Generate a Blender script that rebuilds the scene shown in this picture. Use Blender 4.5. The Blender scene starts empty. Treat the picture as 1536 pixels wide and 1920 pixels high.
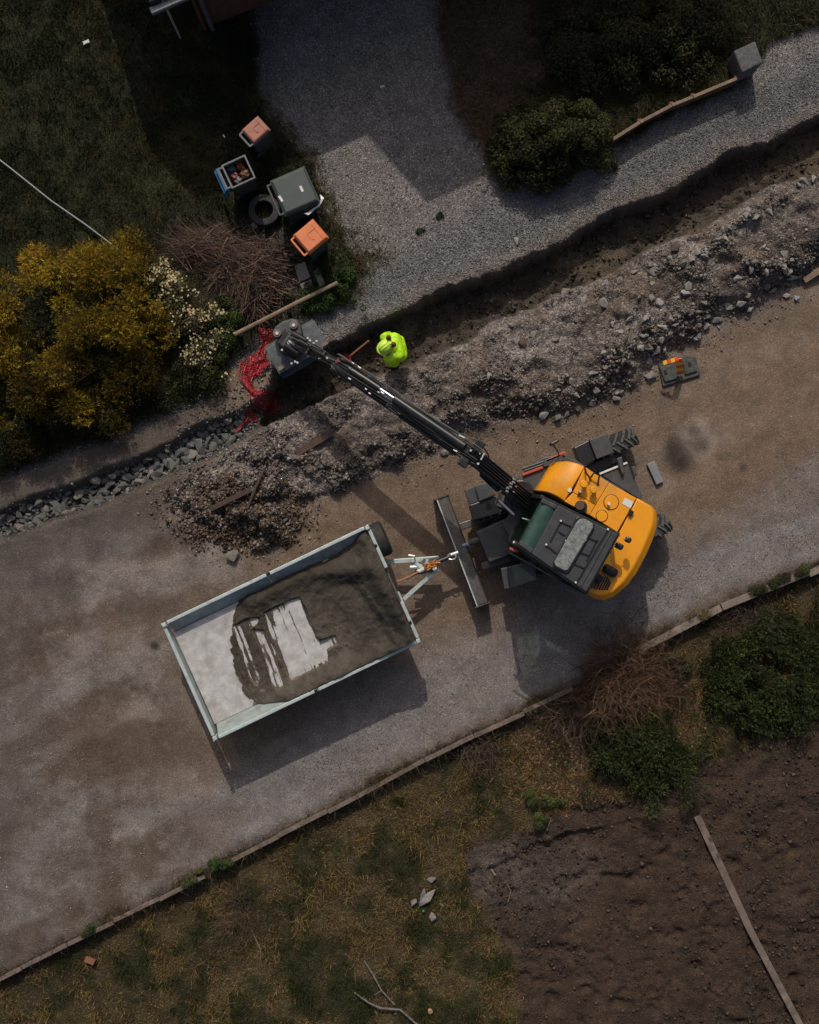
import bpy, bmesh, math, random
import numpy as np
from mathutils import Vector, Matrix, noise as mnoise

random.seed(7)
RNG = np.random.default_rng(11)
scene = bpy.context.scene
COL = scene.collection

# ------------------------------------------------------------------ camera, sky, sun, exposure
S = 100.0          # image pixels of the photograph (1536 wide) per metre of ground
H = 22.0           # drone height in metres
cam_d = bpy.data.cameras.new("camera")
cam_d.sensor_fit = 'VERTICAL'
cam_d.sensor_height = 24.0
cam_d.lens = 24.0 * H / 19.2
cam_d.clip_start = 0.5
cam_d.clip_end = 2000.0
cam = bpy.data.objects.new("camera", cam_d)
cam.location = (0, 0, H)
cam.rotation_euler = (0, 0, 0)
COL.objects.link(cam)
scene.camera = cam

SUN_EL = math.radians(44.0)
SHX, SHY = 0.119, -0.993               # direction in which shadows fall on the ground
world = bpy.data.worlds.new("World")
scene.world = world
world.use_nodes = True
wn = world.node_tree.nodes
wl = world.node_tree.links
wn.clear()
w_out = wn.new("ShaderNodeOutputWorld")
w_bg = wn.new("ShaderNodeBackground")
w_sky = wn.new("ShaderNodeTexSky")
w_sky.sky_type = 'NISHITA'
w_sky.sun_disc = False
w_sky.dust_density = 6.0
w_sky.ozone_density = 0.4
w_sky.air_density = 0.8
w_sky.sun_elevation = SUN_EL
w_sky.sun_rotation = math.atan2(-SHX, -SHY)
w_bg.inputs[1].default_value = 0.105
wl.new(w_sky.outputs[0], w_bg.inputs[0])
wl.new(w_bg.outputs[0], w_out.inputs[0])

sun_d = bpy.data.lights.new("sun", 'SUN')
sun_d.energy = 2.9
sun_d.angle = math.radians(0.53)
sun_d.color = (1.0, 0.92, 0.80)
sun = bpy.data.objects.new("sun", sun_d)
ld = Vector((SHX * math.cos(SUN_EL), SHY * math.cos(SUN_EL), -math.sin(SUN_EL)))
sun.rotation_euler = ld.to_track_quat('-Z', 'Y').to_euler()
sun.location = (-3, 25, 30)
COL.objects.link(sun)

scene.view_settings.view_transform = 'Standard'
scene.view_settings.look = 'None'
scene.view_settings.exposure = -0.4
scene.view_settings.gamma = 1.0
scene.view_settings.use_curve_mapping = False
scene.render.engine = 'CYCLES'
scene.render.resolution_x = 819
scene.render.resolution_y = 1024


# ------------------------------------------------------------------ helpers
def W(px, py, z=0.0):
    """a point at height z that the photograph shows at pixel (px, py)"""
    k = (H - z) / H
    return Vector(((px - 768.0) / S * k, -(py - 960.0) / S * k, z))


def G(px, py, z=0.0):
    """plan position: ground pixel lifted straight up to z"""
    return Vector(((px - 768.0) / S, -(py - 960.0) / S, z))


def tag(o, label=None, cat=None, group=None, kind=None):
    if label: o['label'] = label
    if cat: o['category'] = cat
    if group: o['group'] = group
    if kind: o['kind'] = kind
    return o


def empty(name, loc, label=None, cat=None, group=None):
    o = bpy.data.objects.new(name, None)
    o.empty_display_size = 0.2
    o.location = loc
    COL.objects.link(o)
    tag(o, label, cat, group)
    return o


def world_loc(o):
    v = Vector(o.location)
    p = o.parent
    while p is not None:
        v = v + Vector(p.location)
        p = p.parent
    return v


class MB:
    """collects shapes in world coordinates; build() links them as ONE mesh object"""
    def __init__(self):
        self.v = []
        self.f = []

    def add(self, verts, faces):
        n = len(self.v)
        self.v += [Vector(p) for p in verts]
        self.f += [[i + n for i in f] for f in faces]
        return self

    def hexa(self, p):       # 8 points: bottom 4 (ccw), top 4
        return self.add(p, [(3, 2, 1, 0), (4, 5, 6, 7), (0, 1, 5, 4), (1, 2, 6, 5), (2, 3, 7, 6), (3, 0, 4, 7)])

    def box(self, c, size, rz=0.0, rot=None):
        c = Vector(c)
        hx, hy, hz = size[0] / 2, size[1] / 2, size[2] / 2
        m = rot if rot is not None else Matrix.Rotation(rz, 3, 'Z')
        pts = []
        for z in (-hz, hz):
            for x, y in ((-hx, -hy), (hx, -hy), (hx, hy), (-hx, hy)):
                pts.append(c + m @ Vector((x, y, z)))
        return self.hexa(pts)

    def bar(self, a, b, w, h, up=(0, 0, 1)):
        a, b = Vector(a), Vector(b)
        d = (b - a).normalized()
        u = Vector(up)
        s = d.cross(u)
        if s.length < 1e-4:
            s = d.cross(Vector((1, 0, 0)))
        s.normalize()
        u = s.cross(d).normalized()
        pts = []
        for p in (a, b):
            pts += [p - s * w / 2 - u * h / 2, p + s * w / 2 - u * h / 2, p + s * w / 2 + u * h / 2, p - s * w / 2 + u * h / 2]
        self.add(pts, [(3, 2, 1, 0), (4, 5, 6, 7), (0, 1, 5, 4), (1, 2, 6, 5), (2, 3, 7, 6), (3, 0, 4, 7)])
        return self

    def tube(self, pts, r, n=8, caps=True):
        pts = [Vector(p) for p in pts]
        rs = r if isinstance(r, (list, tuple)) else [r] * len(pts)
        rings = []
        prev = None
        for i, p in enumerate(pts):
            if i == 0: d = pts[1] - p
            elif i == len(pts) - 1: d = p - pts[i - 1]
            else: d = pts[i + 1] - pts[i - 1]
            d.normalize()
            a = prev if prev is not None else (Vector((0, 0, 1)) if abs(d.z) < .9 else Vector((1, 0, 0)))
            s = (a - d * a.dot(d))
            if s.length < 1e-5: s = d.orthogonal()
            s.normalize()
            prev = s
            t = d.cross(s)
            rings.append([p + (s * math.cos(2 * math.pi * k / n) + t * math.sin(2 * math.pi * k / n)) * rs[i] for k in range(n)])
        verts = [q for ring in rings for q in ring]
        faces = []
        for i in range(len(pts) - 1):
            for k in range(n):
                a, b = i * n + k, i * n + (k + 1) % n
                faces.append((a, b, b + n, a + n))
        if caps:
            faces.append(tuple(range(n - 1, -1, -1)))
            faces.append(tuple(range((len(pts) - 1) * n, len(pts) * n)))
        return self.add(verts, faces)

    def disc(self, c, axis, r, h, n=20, r2=None):
        c = Vector(c)
        axis = Vector(axis).normalized()
        return self.tube([c - axis * h / 2, c + axis * h / 2], [r, r2 if r2 is not None else r], n)

    def prism(self, poly, z0, z1):
        """poly: list of (x,y) world; z0,z1 numbers"""
        n = len(poly)
        area = sum(poly[i][0] * poly[(i + 1) % n][1] - poly[(i + 1) % n][0] * poly[i][1] for i in range(n))
        if area < 0: poly = poly[::-1]
        v = [(p[0], p[1], z0) for p in poly] + [(p[0], p[1], z1) for p in poly]
        f = [tuple(range(n - 1, -1, -1)), tuple(range(n, 2 * n))]
        for i in range(n):
            j = (i + 1) % n
            f.append((i, j, j + n, i + n))
        return self.add(v, f)

    def pxprism(self, pts, z0, z1, zpix=None):
        """outline given in photo pixels as seen at height zpix (default the top)"""
        zz = z1 if zpix is None else zpix
        return self.prism([tuple(W(x, y, zz)[:2]) for x, y in pts], z0, z1)

    def loft(self, rings, cap=True):
        n = len(rings[0])
        v = [p for r in rings for p in r]
        f = []
        for i in range(len(rings) - 1):
            for k in range(n):
                a, b = i * n + k, i * n + (k + 1) % n
                f.append((a, b, b + n, a + n))
        if cap:
            f.append(tuple(range(n - 1, -1, -1)))
            f.append(tuple(range((len(rings) - 1) * n, len(rings) * n)))
        return self.add(v, f)

    def build(self, name, mat, parent=None, bevel=0.0, seg=2, smooth=False, angle=40):
        off = world_loc(parent) if parent is not None else Vector((0, 0, 0))
        me = bpy.data.meshes.new(name)
        me.from_pydata([tuple(p - off) for p in self.v], [], self.f)
        bm = bmesh.new()
        bm.from_mesh(me)
        bmesh.ops.recalc_face_normals(bm, faces=bm.faces)
        bm.to_mesh(me)
        bm.free()
        if smooth:
            me.polygons.foreach_set('use_smooth', [True] * len(me.polygons))
            me.set_sharp_from_angle(angle=math.radians(angle))
        me.materials.append(mat)
        o = bpy.data.objects.new(name, me)
        COL.objects.link(o)
        o.parent = parent
        if bevel > 0:
            m = o.modifiers.new("bevel", 'BEVEL')
            m.width = bevel
            m.segments = seg
            m.limit_method = 'ANGLE'
            m.angle_limit = math.radians(35)
        return o

    def thing(self, name, mat, label, cat, group=None, origin=None, **kw):
        """a thing that is one mesh, with its origin at its base"""
        c = Vector(origin) if origin is not None else Vector((sum(p.x for p in self.v) / len(self.v), sum(p.y for p in self.v) / len(self.v), min(p.z for p in self.v)))
        self.v = [p - c for p in self.v]
        o = self.build(name, mat, None, **kw)
        o.location = c
        return tag(o, label, cat, group)


def np_mesh(name, verts, faces, mat, cols=None, parent=None, smooth=False):
    """verts (n,3), faces (m,k) arrays -> one mesh object, optional colour per vertex"""
    me = bpy.data.meshes.new(name)
    n, m, k = len(verts), len(faces), faces.shape[1]
    me.vertices.add(n)
    me.vertices.foreach_set('co', np.ascontiguousarray(verts, dtype=np.float32).ravel())
    me.loops.add(m * k)
    me.loops.foreach_set('vertex_index', np.ascontiguousarray(faces, dtype=np.int32).ravel())
    me.polygons.add(m)
    me.polygons.foreach_set('loop_start', np.arange(0, m * k, k, dtype=np.int32))
    me.polygons.foreach_set('loop_total', np.full(m, k, dtype=np.int32))
    if smooth:
        me.polygons.foreach_set('use_smooth', np.ones(m, dtype=bool))
    me.update(calc_edges=True)
    if cols is not None:
        at = me.color_attributes.new('Col', 'FLOAT_COLOR', 'POINT')
        c4 = np.ones((n, 4), dtype=np.float32)
        c4[:, :cols.shape[1]] = cols
        at.data.foreach_set('color', c4.ravel())
    me.materials.append(mat)
    o = bpy.data.objects.new(name, me)
    COL.objects.link(o)
    o.parent = parent
    return o


# ---- numpy noise
_T = np.random.default_rng(5).random((256, 256)).astype(np.float32)


def vnoise(x, y, seed=0):
    x = np.asarray(x, dtype=np.float64) + seed * 17.31
    y = np.asarray(y, dtype=np.float64) + seed * 9.73
    xi = np.floor(x).astype(np.int64)
    yi = np.floor(y).astype(np.int64)
    fx = x - xi
    fy = y - yi
    fx = fx * fx * (3 - 2 * fx)
    fy = fy * fy * (3 - 2 * fy)
    a = _T[xi & 255, yi & 255]
    b = _T[(xi + 1) & 255, yi & 255]
    c = _T[xi & 255, (yi + 1) & 255]
    d = _T[(xi + 1) & 255, (yi + 1) & 255]
    return (a * (1 - fx) + b * fx) * (1 - fy) + (c * (1 - fx) + d * fx) * fy


def fbm(x, y, sc, octv=4, seed=0, gain=0.5):
    """fractal noise around 0, roughly -0.5..0.5; sc = feature size in metres"""
    t = 0.0
    amp = 1.0
    tot = 0.0
    f = 1.0 / sc
    for o in range(octv):
        t = t + amp * (vnoise(x * f, y * f, seed + o * 3) - 0.5)
        tot += amp
        amp *= gain
        f *= 2.03
    return t / tot * 1.4


def sstep(a, b, x):
    t = np.clip((x - a) / (b - a), 0, 1)
    return t * t * (3 - 2 * t)


def sdf(poly, X, Y):
    """signed distance in pixels (negative inside) to a closed polygon"""
    d2 = np.full(X.shape, 1e18)
    ins = np.zeros(X.shape, dtype=bool)
    n = len(poly)
    for i in range(n):
        x0, y0 = poly[i]
        x1, y1 = poly[(i + 1) % n]
        ex, ey = x1 - x0, y1 - y0
        L = ex * ex + ey * ey
        t = np.clip(((X - x0) * ex + (Y - y0) * ey) / max(L, 1e-9), 0, 1)
        d2 = np.minimum(d2, (X - x0 - t * ex) ** 2 + (Y - y0 - t * ey) ** 2)
        if y0 != y1:
            c = ((y0 > Y) != (y1 > Y)) & (X < ex * (Y - y0) / ey + x0)
            ins ^= c
    d = np.sqrt(d2)
    return np.where(ins, -d, d)


def pdist(line, X, Y):
    """distance in pixels to an open polyline"""
    d2 = np.full(X.shape, 1e18)
    for (x0, y0), (x1, y1) in zip(line[:-1], line[1:]):
        ex, ey = x1 - x0, y1 - y0
        L = ex * ex + ey * ey
        t = np.clip(((X - x0) * ex + (Y - y0) * ey) / L, 0, 1)
        d2 = np.minimum(d2, (X - x0 - t * ex) ** 2 + (Y - y0 - t * ey) ** 2)
    return np.sqrt(d2)


# ------------------------------------------------------------------ materials
def new_mat(name):
    m = bpy.data.materials.new(name)
    m.use_nodes = True
    nt = m.node_tree
    b = nt.nodes['Principled BSDF']
    return m, nt, b


def nd(nt, kind, **kw):
    n = nt.nodes.new(kind)
    for k, v in kw.items():
        setattr(n, k, v)
    return n


def ramp(nt, stops):
    r = nt.nodes.new('ShaderNodeValToRGB')
    cr = r.color_ramp
    cr.elements[0].position, cr.elements[0].color = stops[0][0], (*stops[0][1], 1)
    cr.elements[1].position, cr.elements[1].color = stops[-1][0], (*stops[-1][1], 1)
    for p, c in stops[1:-1]:
        e = cr.elements.new(p)
        e.color = (*c, 1)
    return r


def surf(name, col, rough=0.6, metal=0.0, var=0.25, scale=9.0, bump=0.0, bscale=60.0, dirt=None, dirt_amt=0.0, spec=0.5, streak=None):
    """procedural material: base colour with soft and fine variation, optional dirt and relief"""
    m, nt, b = new_mat(name)
    tc = nd(nt, 'ShaderNodeTexCoord')
    n1 = nd(nt, 'ShaderNodeTexNoise')
    n1.inputs['Scale'].default_value = scale
    n1.inputs['Detail'].default_value = 8
    n1.inputs['Roughness'].default_value = 0.65
    src = tc.outputs['Object']
    if streak:
        mp = nd(nt, 'ShaderNodeMapping')
        mp.inputs['Scale'].default_value = streak
        nt.links.new(src, mp.inputs['Vector'])
        src = mp.outputs['Vector']
    nt.links.new(src, n1.inputs['Vector'])
    lo = tuple(c * (1 - var) for c in col)
    hi = tuple(min(1, c * (1 + var)) for c in col)
    r1 = ramp(nt, [(0.3, lo), (0.7, hi)])
    nt.links.new(n1.outputs['Fac'], r1.inputs['Fac'])
    out = r1.outputs['Color']
    if dirt:
        n2 = nd(nt, 'ShaderNodeTexNoise')
        n2.inputs['Scale'].default_value = scale * 0.55
        n2.inputs['Detail'].default_value = 10
        n2.inputs['Roughness'].default_value = 0.75
        nt.links.new(tc.outputs['Object'], n2.inputs['Vector'])
        r2 = ramp(nt, [(0.62 - dirt_amt * 0.3, (0, 0, 0)), (0.78, (1, 1, 1))])
        nt.links.new(n2.outputs['Fac'], r2.inputs['Fac'])
        mx = nd(nt, 'ShaderNodeMix', data_type='RGBA')
        nt.links.new(r2.outputs['Color'], mx.inputs[0])
        nt.links.new(out, mx.inputs[6])
        mx.inputs[7].default_value = (*dirt, 1)
        out = mx.outputs[2]
    nt.links.new(out, b.inputs['Base Color'])
    b.inputs['Roughness'].default_value = rough
    b.inputs['Metallic'].default_value = metal
    b.inputs['Specular IOR Level'].default_value = spec
    if bump > 0:
        n3 = nd(nt, 'ShaderNodeTexNoise')
        n3.inputs['Scale'].default_value = bscale
        n3.inputs['Detail'].default_value = 6
        nt.links.new(src, n3.inputs['Vector'])
        bp = nd(nt, 'ShaderNodeBump')
        bp.inputs['Strength'].default_value = bump
        bp.inputs['Distance'].default_value = 0.01
        nt.links.new(n3.outputs['Fac'], bp.inputs['Height'])
        nt.links.new(bp.outputs['Normal'], b.inputs['Normal'])
    return m


def col_mat(name, rough=0.85, trans=0.0, spec=0.2):
    """colour from the mesh's own colour attribute (each leaf, blade or pebble has its colour)"""
    m, nt, b = new_mat(name)
    a = nd(nt, 'ShaderNodeAttribute', attribute_name='Col')
    nt.links.new(a.outputs['Color'], b.inputs['Base Color'])
    b.inputs['Roughness'].default_value = rough
    b.inputs['Specular IOR Level'].default_value = spec
    if trans > 0:
        t = nd(nt, 'ShaderNodeBsdfTranslucent')
        nt.links.new(a.outputs['Color'], t.inputs['Color'])
        mx = nd(nt, 'ShaderNodeMixShader')
        mx.inputs[0].default_value = trans
        out = nt.nodes['Material Output']
        nt.links.new(b.outputs[0], mx.inputs[1])
        nt.links.new(t.outputs[0], mx.inputs[2])
        nt.links.new(mx.outputs[0], out.inputs['Surface'])
    return m


def ground_mat(name, grit=0.6, scale=55.0, bump=0.6, blotch=0.3):
    """ground: colour zones come from the sheet's colour attribute, grain and stones from noise and voronoi"""
    m, nt, b = new_mat(name)
    a = nd(nt, 'ShaderNodeAttribute', attribute_name='Col')
    tc = nd(nt, 'ShaderNodeTexCoord')
    v1 = nd(nt, 'ShaderNodeTexVoronoi')
    v1.inputs['Scale'].default_value = scale
    v1.inputs['Randomness'].default_value = 1.0
    n1 = nd(nt, 'ShaderNodeTexNoise')
    n1.inputs['Scale'].default_value = scale * 0.9
    n1.inputs['Detail'].default_value = 5
    n1.inputs['Roughness'].default_value = 0.8
    n2 = nd(nt, 'ShaderNodeTexNoise')
    n2.inputs['Scale'].default_value = 2.6
    n2.inputs['Detail'].default_value = 9
    n2.inputs['Roughness'].default_value = 0.62
    for n in (v1, n1, n2):
        nt.links.new(tc.outputs['Object'], n.inputs['Vector'])
    sep = nd(nt, 'ShaderNodeSeparateColor')
    nt.links.new(v1.outputs['Color'], sep.inputs['Color'])
    # stone brightness: a few pale chips, many middle ones
    rp = ramp(nt, [(0.0, (1 - grit * .55,) * 3), (0.55, (1.0,) * 3), (0.86, (1 + grit * .45,) * 3), (1.0, (1 + grit * 1.5,) * 3)])
    nt.links.new(sep.outputs[0], rp.inputs['Fac'])
    rn = ramp(nt, [(0.25, (1 - grit * .55,) * 3), (0.75, (1 + grit * .55,) * 3)])
    nt.links.new(n1.outputs['Fac'], rn.inputs['Fac'])
    rb = ramp(nt, [(0.28, (1 - blotch,) * 3), (0.72, (1 + blotch,) * 3)])
    nt.links.new(n2.outputs['Fac'], rb.inputs['Fac'])
    cur = a.outputs['Color']
    for x in (rp, rn, rb):
        mx = nd(nt, 'ShaderNodeMix', data_type='RGBA', blend_type='MULTIPLY')
        mx.inputs[0].default_value = 1.0
        nt.links.new(cur, mx.inputs[6])
        nt.links.new(x.outputs['Color'], mx.inputs[7])
        cur = mx.outputs[2]
    nt.links.new(cur, b.inputs['Base Color'])
    b.inputs['Roughness'].default_value = 0.92
    b.inputs['Specular IOR Level'].default_value = 0.25
    ad = nd(nt, 'ShaderNodeMath', operation='SUBTRACT')
    nt.links.new(n1.outputs['Fac'], ad.inputs[0])
    nt.links.new(v1.outputs['Distance'], ad.inputs[1])
    bp = nd(nt, 'ShaderNodeBump')
    bp.inputs['Strength'].default_value = bump
    bp.inputs['Distance'].default_value = 0.02
    nt.links.new(ad.outputs[0], bp.inputs['Height'])
    nt.links.new(bp.outputs['Normal'], b.inputs['Normal'])
    return m


M = {}
M['gravel'] = ground_mat('gravel', 0.75, 50, 0.8, 0.22)
M['dirt'] = ground_mat('dirt', 0.42, 60, 0.5, 0.26)
M['rubble'] = ground_mat('rubble', 0.8, 34, 1.0, 0.3)
M['wet'] = ground_mat('wet', 0.3, 30, 0.7, 0.4)
M['turf'] = ground_mat('turf', 0.7, 40, 1.0, 0.45)
M['soil'] = ground_mat('soil', 0.5, 45, 0.9, 0.28)
M['leaf'] = col_mat('leaf', 0.7, 0.25, 0.3)
M['twig'] = col_mat('twig', 0.9, 0.0)
M['stone_bits'] = col_mat('stone_bits', 0.9, 0.0)
M['sand'] = ground_mat('sand', 0.28, 90, 0.45, 0.22)

M['yellow'] = surf('yellow', (0.78, 0.31, 0.010), 0.38, 0, 0.06, 3.0, 0.04, 160, dirt=(0.40, 0.22, 0.07), dirt_amt=0.42)
M['black'] = surf('black', (0.012, 0.0125, 0.0135), 0.38, 0, 0.4, 8, dirt=(0.05, 0.045, 0.04), dirt_amt=0.3)
M['boom'] = surf('boom', (0.016, 0.018, 0.021), 0.3, 0, 0.35, 6, dirt=(0.055, 0.05, 0.045), dirt_amt=0.3)
M['darkgrey'] = surf('darkgrey', (0.048, 0.051, 0.057), 0.55, 0, 0.3, 7, 0.15, 120, dirt=(0.11, 0.095, 0.08), dirt_amt=0.35)
M['roofgrey'] = surf('roofgrey', (0.036, 0.039, 0.045), 0.6, 0, 0.25, 10, 0.2, 200, dirt=(0.075, 0.068, 0.06), dirt_amt=0.3)
M['steelworn'] = surf('steelworn', (0.105, 0.102, 0.10), 0.5, 0.5, 0.5, 7, 0.2, 60, dirt=(0.13, 0.10, 0.075), dirt_amt=0.7, streak=(1, 1, 1))
M['bucketsteel'] = surf('bucketsteel', (0.14, 0.16, 0.168), 0.55, 0.3, 0.3, 8, 0.15, 80, dirt=(0.06, 0.05, 0.042), dirt_amt=0.75)
M['chrome'] = surf('chrome', (0.62, 0.63, 0.65), 0.22, 1.0, 0.1, 20)
M['silver'] = surf('silver', (0.58, 0.59, 0.60), 0.4, 0.6, 0.15, 20)
M['rubber'] = surf('rubber', (0.016, 0.017, 0.018), 0.75, 0, 0.3, 14, 0.2, 60, dirt=(0.07, 0.058, 0.046), dirt_amt=0.4)
M['tread'] = surf('tread', (0.085, 0.085, 0.08), 0.85, 0, 0.3, 14, 0.2, 60, dirt=(0.13, 0.11, 0.09), dirt_amt=0.5)
M['greenglass'] = surf('greenglass', (0.035, 0.075, 0.062), 0.12, 0, 0.25, 6, spec=0.6, dirt=(0.09, 0.12, 0.10), dirt_amt=0.3)
M['darkglass'] = surf('darkglass', (0.012, 0.02, 0.018), 0.1, 0, 0.2, 6, spec=0.6)
M['redmark'] = surf('redmark', (0.42, 0.06, 0.03), 0.5, 0, 0.25, 10)
M['white'] = surf('white', (0.62, 0.62, 0.60), 0.5, 0, 0.1, 12)
M['orangewire'] = surf('orangewire', (0.6, 0.22, 0.04), 0.5, 0, 0.2, 12)
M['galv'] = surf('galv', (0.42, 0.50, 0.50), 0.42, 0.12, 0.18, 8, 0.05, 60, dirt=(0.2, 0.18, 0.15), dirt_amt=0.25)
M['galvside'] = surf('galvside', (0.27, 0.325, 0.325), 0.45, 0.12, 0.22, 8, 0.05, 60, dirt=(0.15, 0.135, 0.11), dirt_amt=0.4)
M['galvdark'] = surf('galvdark', (0.10, 0.115, 0.115), 0.5, 0.35, 0.3, 9, dirt=(0.12, 0.10, 0.08), dirt_amt=0.5)
M['bed'] = surf('bed', (0.47, 0.47, 0.48), 0.55, 0.12, 0.22, 6, 0.08, 40, dirt=(0.24, 0.21, 0.175), dirt_amt=0.6)
M['wood'] = surf('wood', (0.21, 0.15, 0.10), 0.8, 0, 0.35, 6, 0.3, 40, dirt=(0.08, 0.06, 0.04), dirt_amt=0.4)
M['woodgrey'] = surf('woodgrey', (0.165, 0.128, 0.105), 0.85, 0, 0.4, 5, 0.5, 50, dirt=(0.055, 0.045, 0.036), dirt_amt=0.75)
M['woodred'] = surf('woodred', (0.26, 0.11, 0.06), 0.75, 0, 0.3, 8, 0.3, 50)
M['woodwet'] = surf('woodwet', (0.07, 0.042, 0.032), 0.8, 0, 0.4, 9, 0.4, 40)
M['fence'] = surf('fence', (0.15, 0.075, 0.04), 0.8, 0, 0.35, 6, 0.3, 40)
M['concrete'] = surf('concrete', (0.11, 0.11, 0.112), 0.95, 0, 0.45, 14, 1.0, 40, dirt=(0.06, 0.06, 0.055), dirt_amt=0.5)
M['slab'] = surf('slab', (0.20, 0.18, 0.165), 0.9, 0, 0.25, 8, 0.4, 50, dirt=(0.09, 0.08, 0.06), dirt_amt=0.5)
M['housewall'] = surf('housewall', (0.12, 0.055, 0.028), 0.75, 0, 0.25, 6, 0.2, 40)
M['roof'] = surf('roof', (0.035, 0.034, 0.035), 0.8, 0, 0.3, 6, 0.3, 30)
M['rockA'] = surf('rockA', (0.235, 0.225, 0.22), 0.9, 0, 0.35, 11, 0.5, 40)
M['rockB'] = surf('rockB', (0.185, 0.17, 0.16), 0.9, 0, 0.35, 11, 0.5, 40, dirt=(0.12, 0.09, 0.065), dirt_amt=0.5)
M['rockC'] = surf('rockC', (0.29, 0.265, 0.245), 0.9, 0, 0.3, 11, 0.5, 40)
M['rockG'] = surf('rockG', (0.105, 0.108, 0.105), 0.9, 0, 0.35, 11, 0.5, 40, dirt=(0.065, 0.058, 0.052), dirt_amt=0.5)
M['rockD'] = surf('rockD', (0.085, 0.062, 0.05), 0.9, 0, 0.35, 11, 0.5, 40)
M['lime'] = surf('lime', (0.46, 0.80, 0.01), 0.6, 0, 0.08, 12, 0.1, 60)
M['limeplastic'] = surf('limeplastic', (0.56, 0.85, 0.10), 0.35, 0, 0.05, 12)
M['reflective'] = surf('reflective', (0.55, 0.62, 0.35), 0.4, 0.3, 0.1, 30)
M['trouser'] = surf('trouser', (0.013, 0.014, 0.018), 0.85, 0, 0.3, 14, 0.2, 90)
M['muff'] = surf('muff', (0.075, 0.018, 0.014), 0.5, 0, 0.2, 20)
M['skin'] = surf('skin', (0.45, 0.25, 0.18), 0.55, 0, 0.12, 20)
M['glove'] = surf('glove', (0.03, 0.028, 0.026), 0.8, 0, 0.25, 30)
M['boot'] = surf('boot', (0.02, 0.017, 0.014), 0.8, 0, 0.3, 20)
M['binorange'] = surf('binorange', (0.66, 0.20, 0.075), 0.55, 0, 0.12, 7, 0.05, 60, dirt=(0.34, 0.14, 0.07), dirt_amt=0.3)
M['binpink'] = surf('binpink', (0.40, 0.165, 0.115), 0.6, 0, 0.12, 7, 0.05, 60, dirt=(0.20, 0.10, 0.07), dirt_amt=0.3)
M['bingreen'] = surf('bingreen', (0.050, 0.066, 0.066), 0.55, 0, 0.12, 7, 0.05, 60, dirt=(0.085, 0.09, 0.085), dirt_amt=0.3)
M['bingrey'] = surf('bingrey', (0.15, 0.155, 0.155), 0.6, 0, 0.15, 9)
M['binbody'] = surf('binbody', (0.055, 0.06, 0.06), 0.65, 0, 0.2, 9)
M['binblue'] = surf('binblue', (0.01, 0.11, 0.24), 0.45, 0, 0.2, 9)
M['bagplastic'] = surf('bagplastic', (0.62, 0.63, 0.64), 0.35, 0, 0.12, 20, 0.3, 40)
M['netred'] = surf('netred', (0.30, 0.008, 0.016), 0.5, 0, 0.3, 10)
M['rubberbase'] = surf('rubberbase', (0.042, 0.046, 0.045), 0.8, 0, 0.4, 18, 0.4, 60, dirt=(0.13, 0.12, 0.105), dirt_amt=0.6)
M['markorange'] = surf('markorange', (0.72, 0.10, 0.012), 0.4, 0, 0.15, 20)
M['markyellow'] = surf('markyellow', (0.88, 0.50, 0.05), 0.4, 0, 0.1, 20)
M['birch'] = surf('birch', (0.17, 0.165, 0.155), 0.8, 0, 0.6, 22, 0.3, 50, dirt=(0.035, 0.03, 0.025), dirt_amt=0.95)
M['bark'] = surf('bark', (0.055, 0.038, 0.026), 0.9, 0, 0.4, 14, 0.4, 40)
M['pipe'] = surf('pipe', (0.20, 0.215, 0.225), 0.5, 0.4, 0.15, 9)
M['peel'] = surf('peel', (0.50, 0.50, 0.47), 0.7, 0, 0.2, 30, 0.4, 40, dirt=(0.05, 0.045, 0.04), dirt_amt=0.8)
M['brick'] = surf('brick', (0.24, 0.10, 0.065), 0.9, 0, 0.25, 20, 0.4, 60)
M['kerbstone'] = surf('kerbstone', (0.20, 0.165, 0.135), 0.9, 0, 0.35, 5, 0.5, 40, dirt=(0.085, 0.07, 0.05), dirt_amt=0.7)

# ------------------------------------------------------------------ the ground: one height sheet, cut into its kinds of ground
ST = 3.0
GX0, GY0, GX1, GY1 = -270.0, -270.0, 1806.0, 2190.0
gx = np.arange(GX0, GX1 + 0.1, ST)
gy = np.arange(GY0, GY1 + 0.1, ST)
PX, PY = np.meshgrid(gx, gy)           # photo pixels on the ground
NX, NY = PX.shape[1], PX.shape[0]
mx_, my_ = PX / S, PY / S              # metres (image axes) for noise

TR_UP = [(1830, 90), (1700, 150), (1536, 226), (1440, 275), (1372, 290), (1312, 330), (1230, 376), (1160, 402), (1060, 456), (980, 496), (900, 527), (822, 548), (744, 592), (700, 608), (640, 642), (590, 664), (520, 700)]
TR_LO = [(490, 792), (545, 766), (650, 727), (712, 698), (760, 690), (800, 667), (880, 636), (930, 597), (1010, 562), (1090, 532), (1170, 491), (1240, 456), (1300, 431), (1390, 386), (1440, 351), (1536, 321), (1700, 250), (1830, 195)]
TRENCH = TR_UP + TR_LO
RTRENCH = [(530, 720), (450, 768), (385, 792), (330, 822), (270, 850), (150, 900), (60, 930), (0, 955), (-120, 1005), (-290, 1075), (-290, 1140), (-120, 1070), (0, 1015), (80, 985), (170, 955), (290, 905), (400, 858), (470, 818), (545, 768)]
SPOIL = [(480, 800), (530, 740), (630, 696), (700, 660), (785, 632), (868, 602), (915, 560), (992, 528), (1072, 496), (1152, 456), (1222, 420), (1282, 396), (1372, 350), (1422, 316), (1520, 286), (1815, 160), (1830, 400), (1620, 480), (1536, 515), (1450, 560), (1390, 600), (1340, 620), (1300, 650), (1230, 700), (1200, 735), (1130, 765), (1050, 790), (950, 800), (860, 830), (800, 868), (690, 905), (580, 950), (560, 1010), (500, 1050), (430, 1010), (310, 960), (300, 930), (340, 890), (400, 870)]
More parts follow.
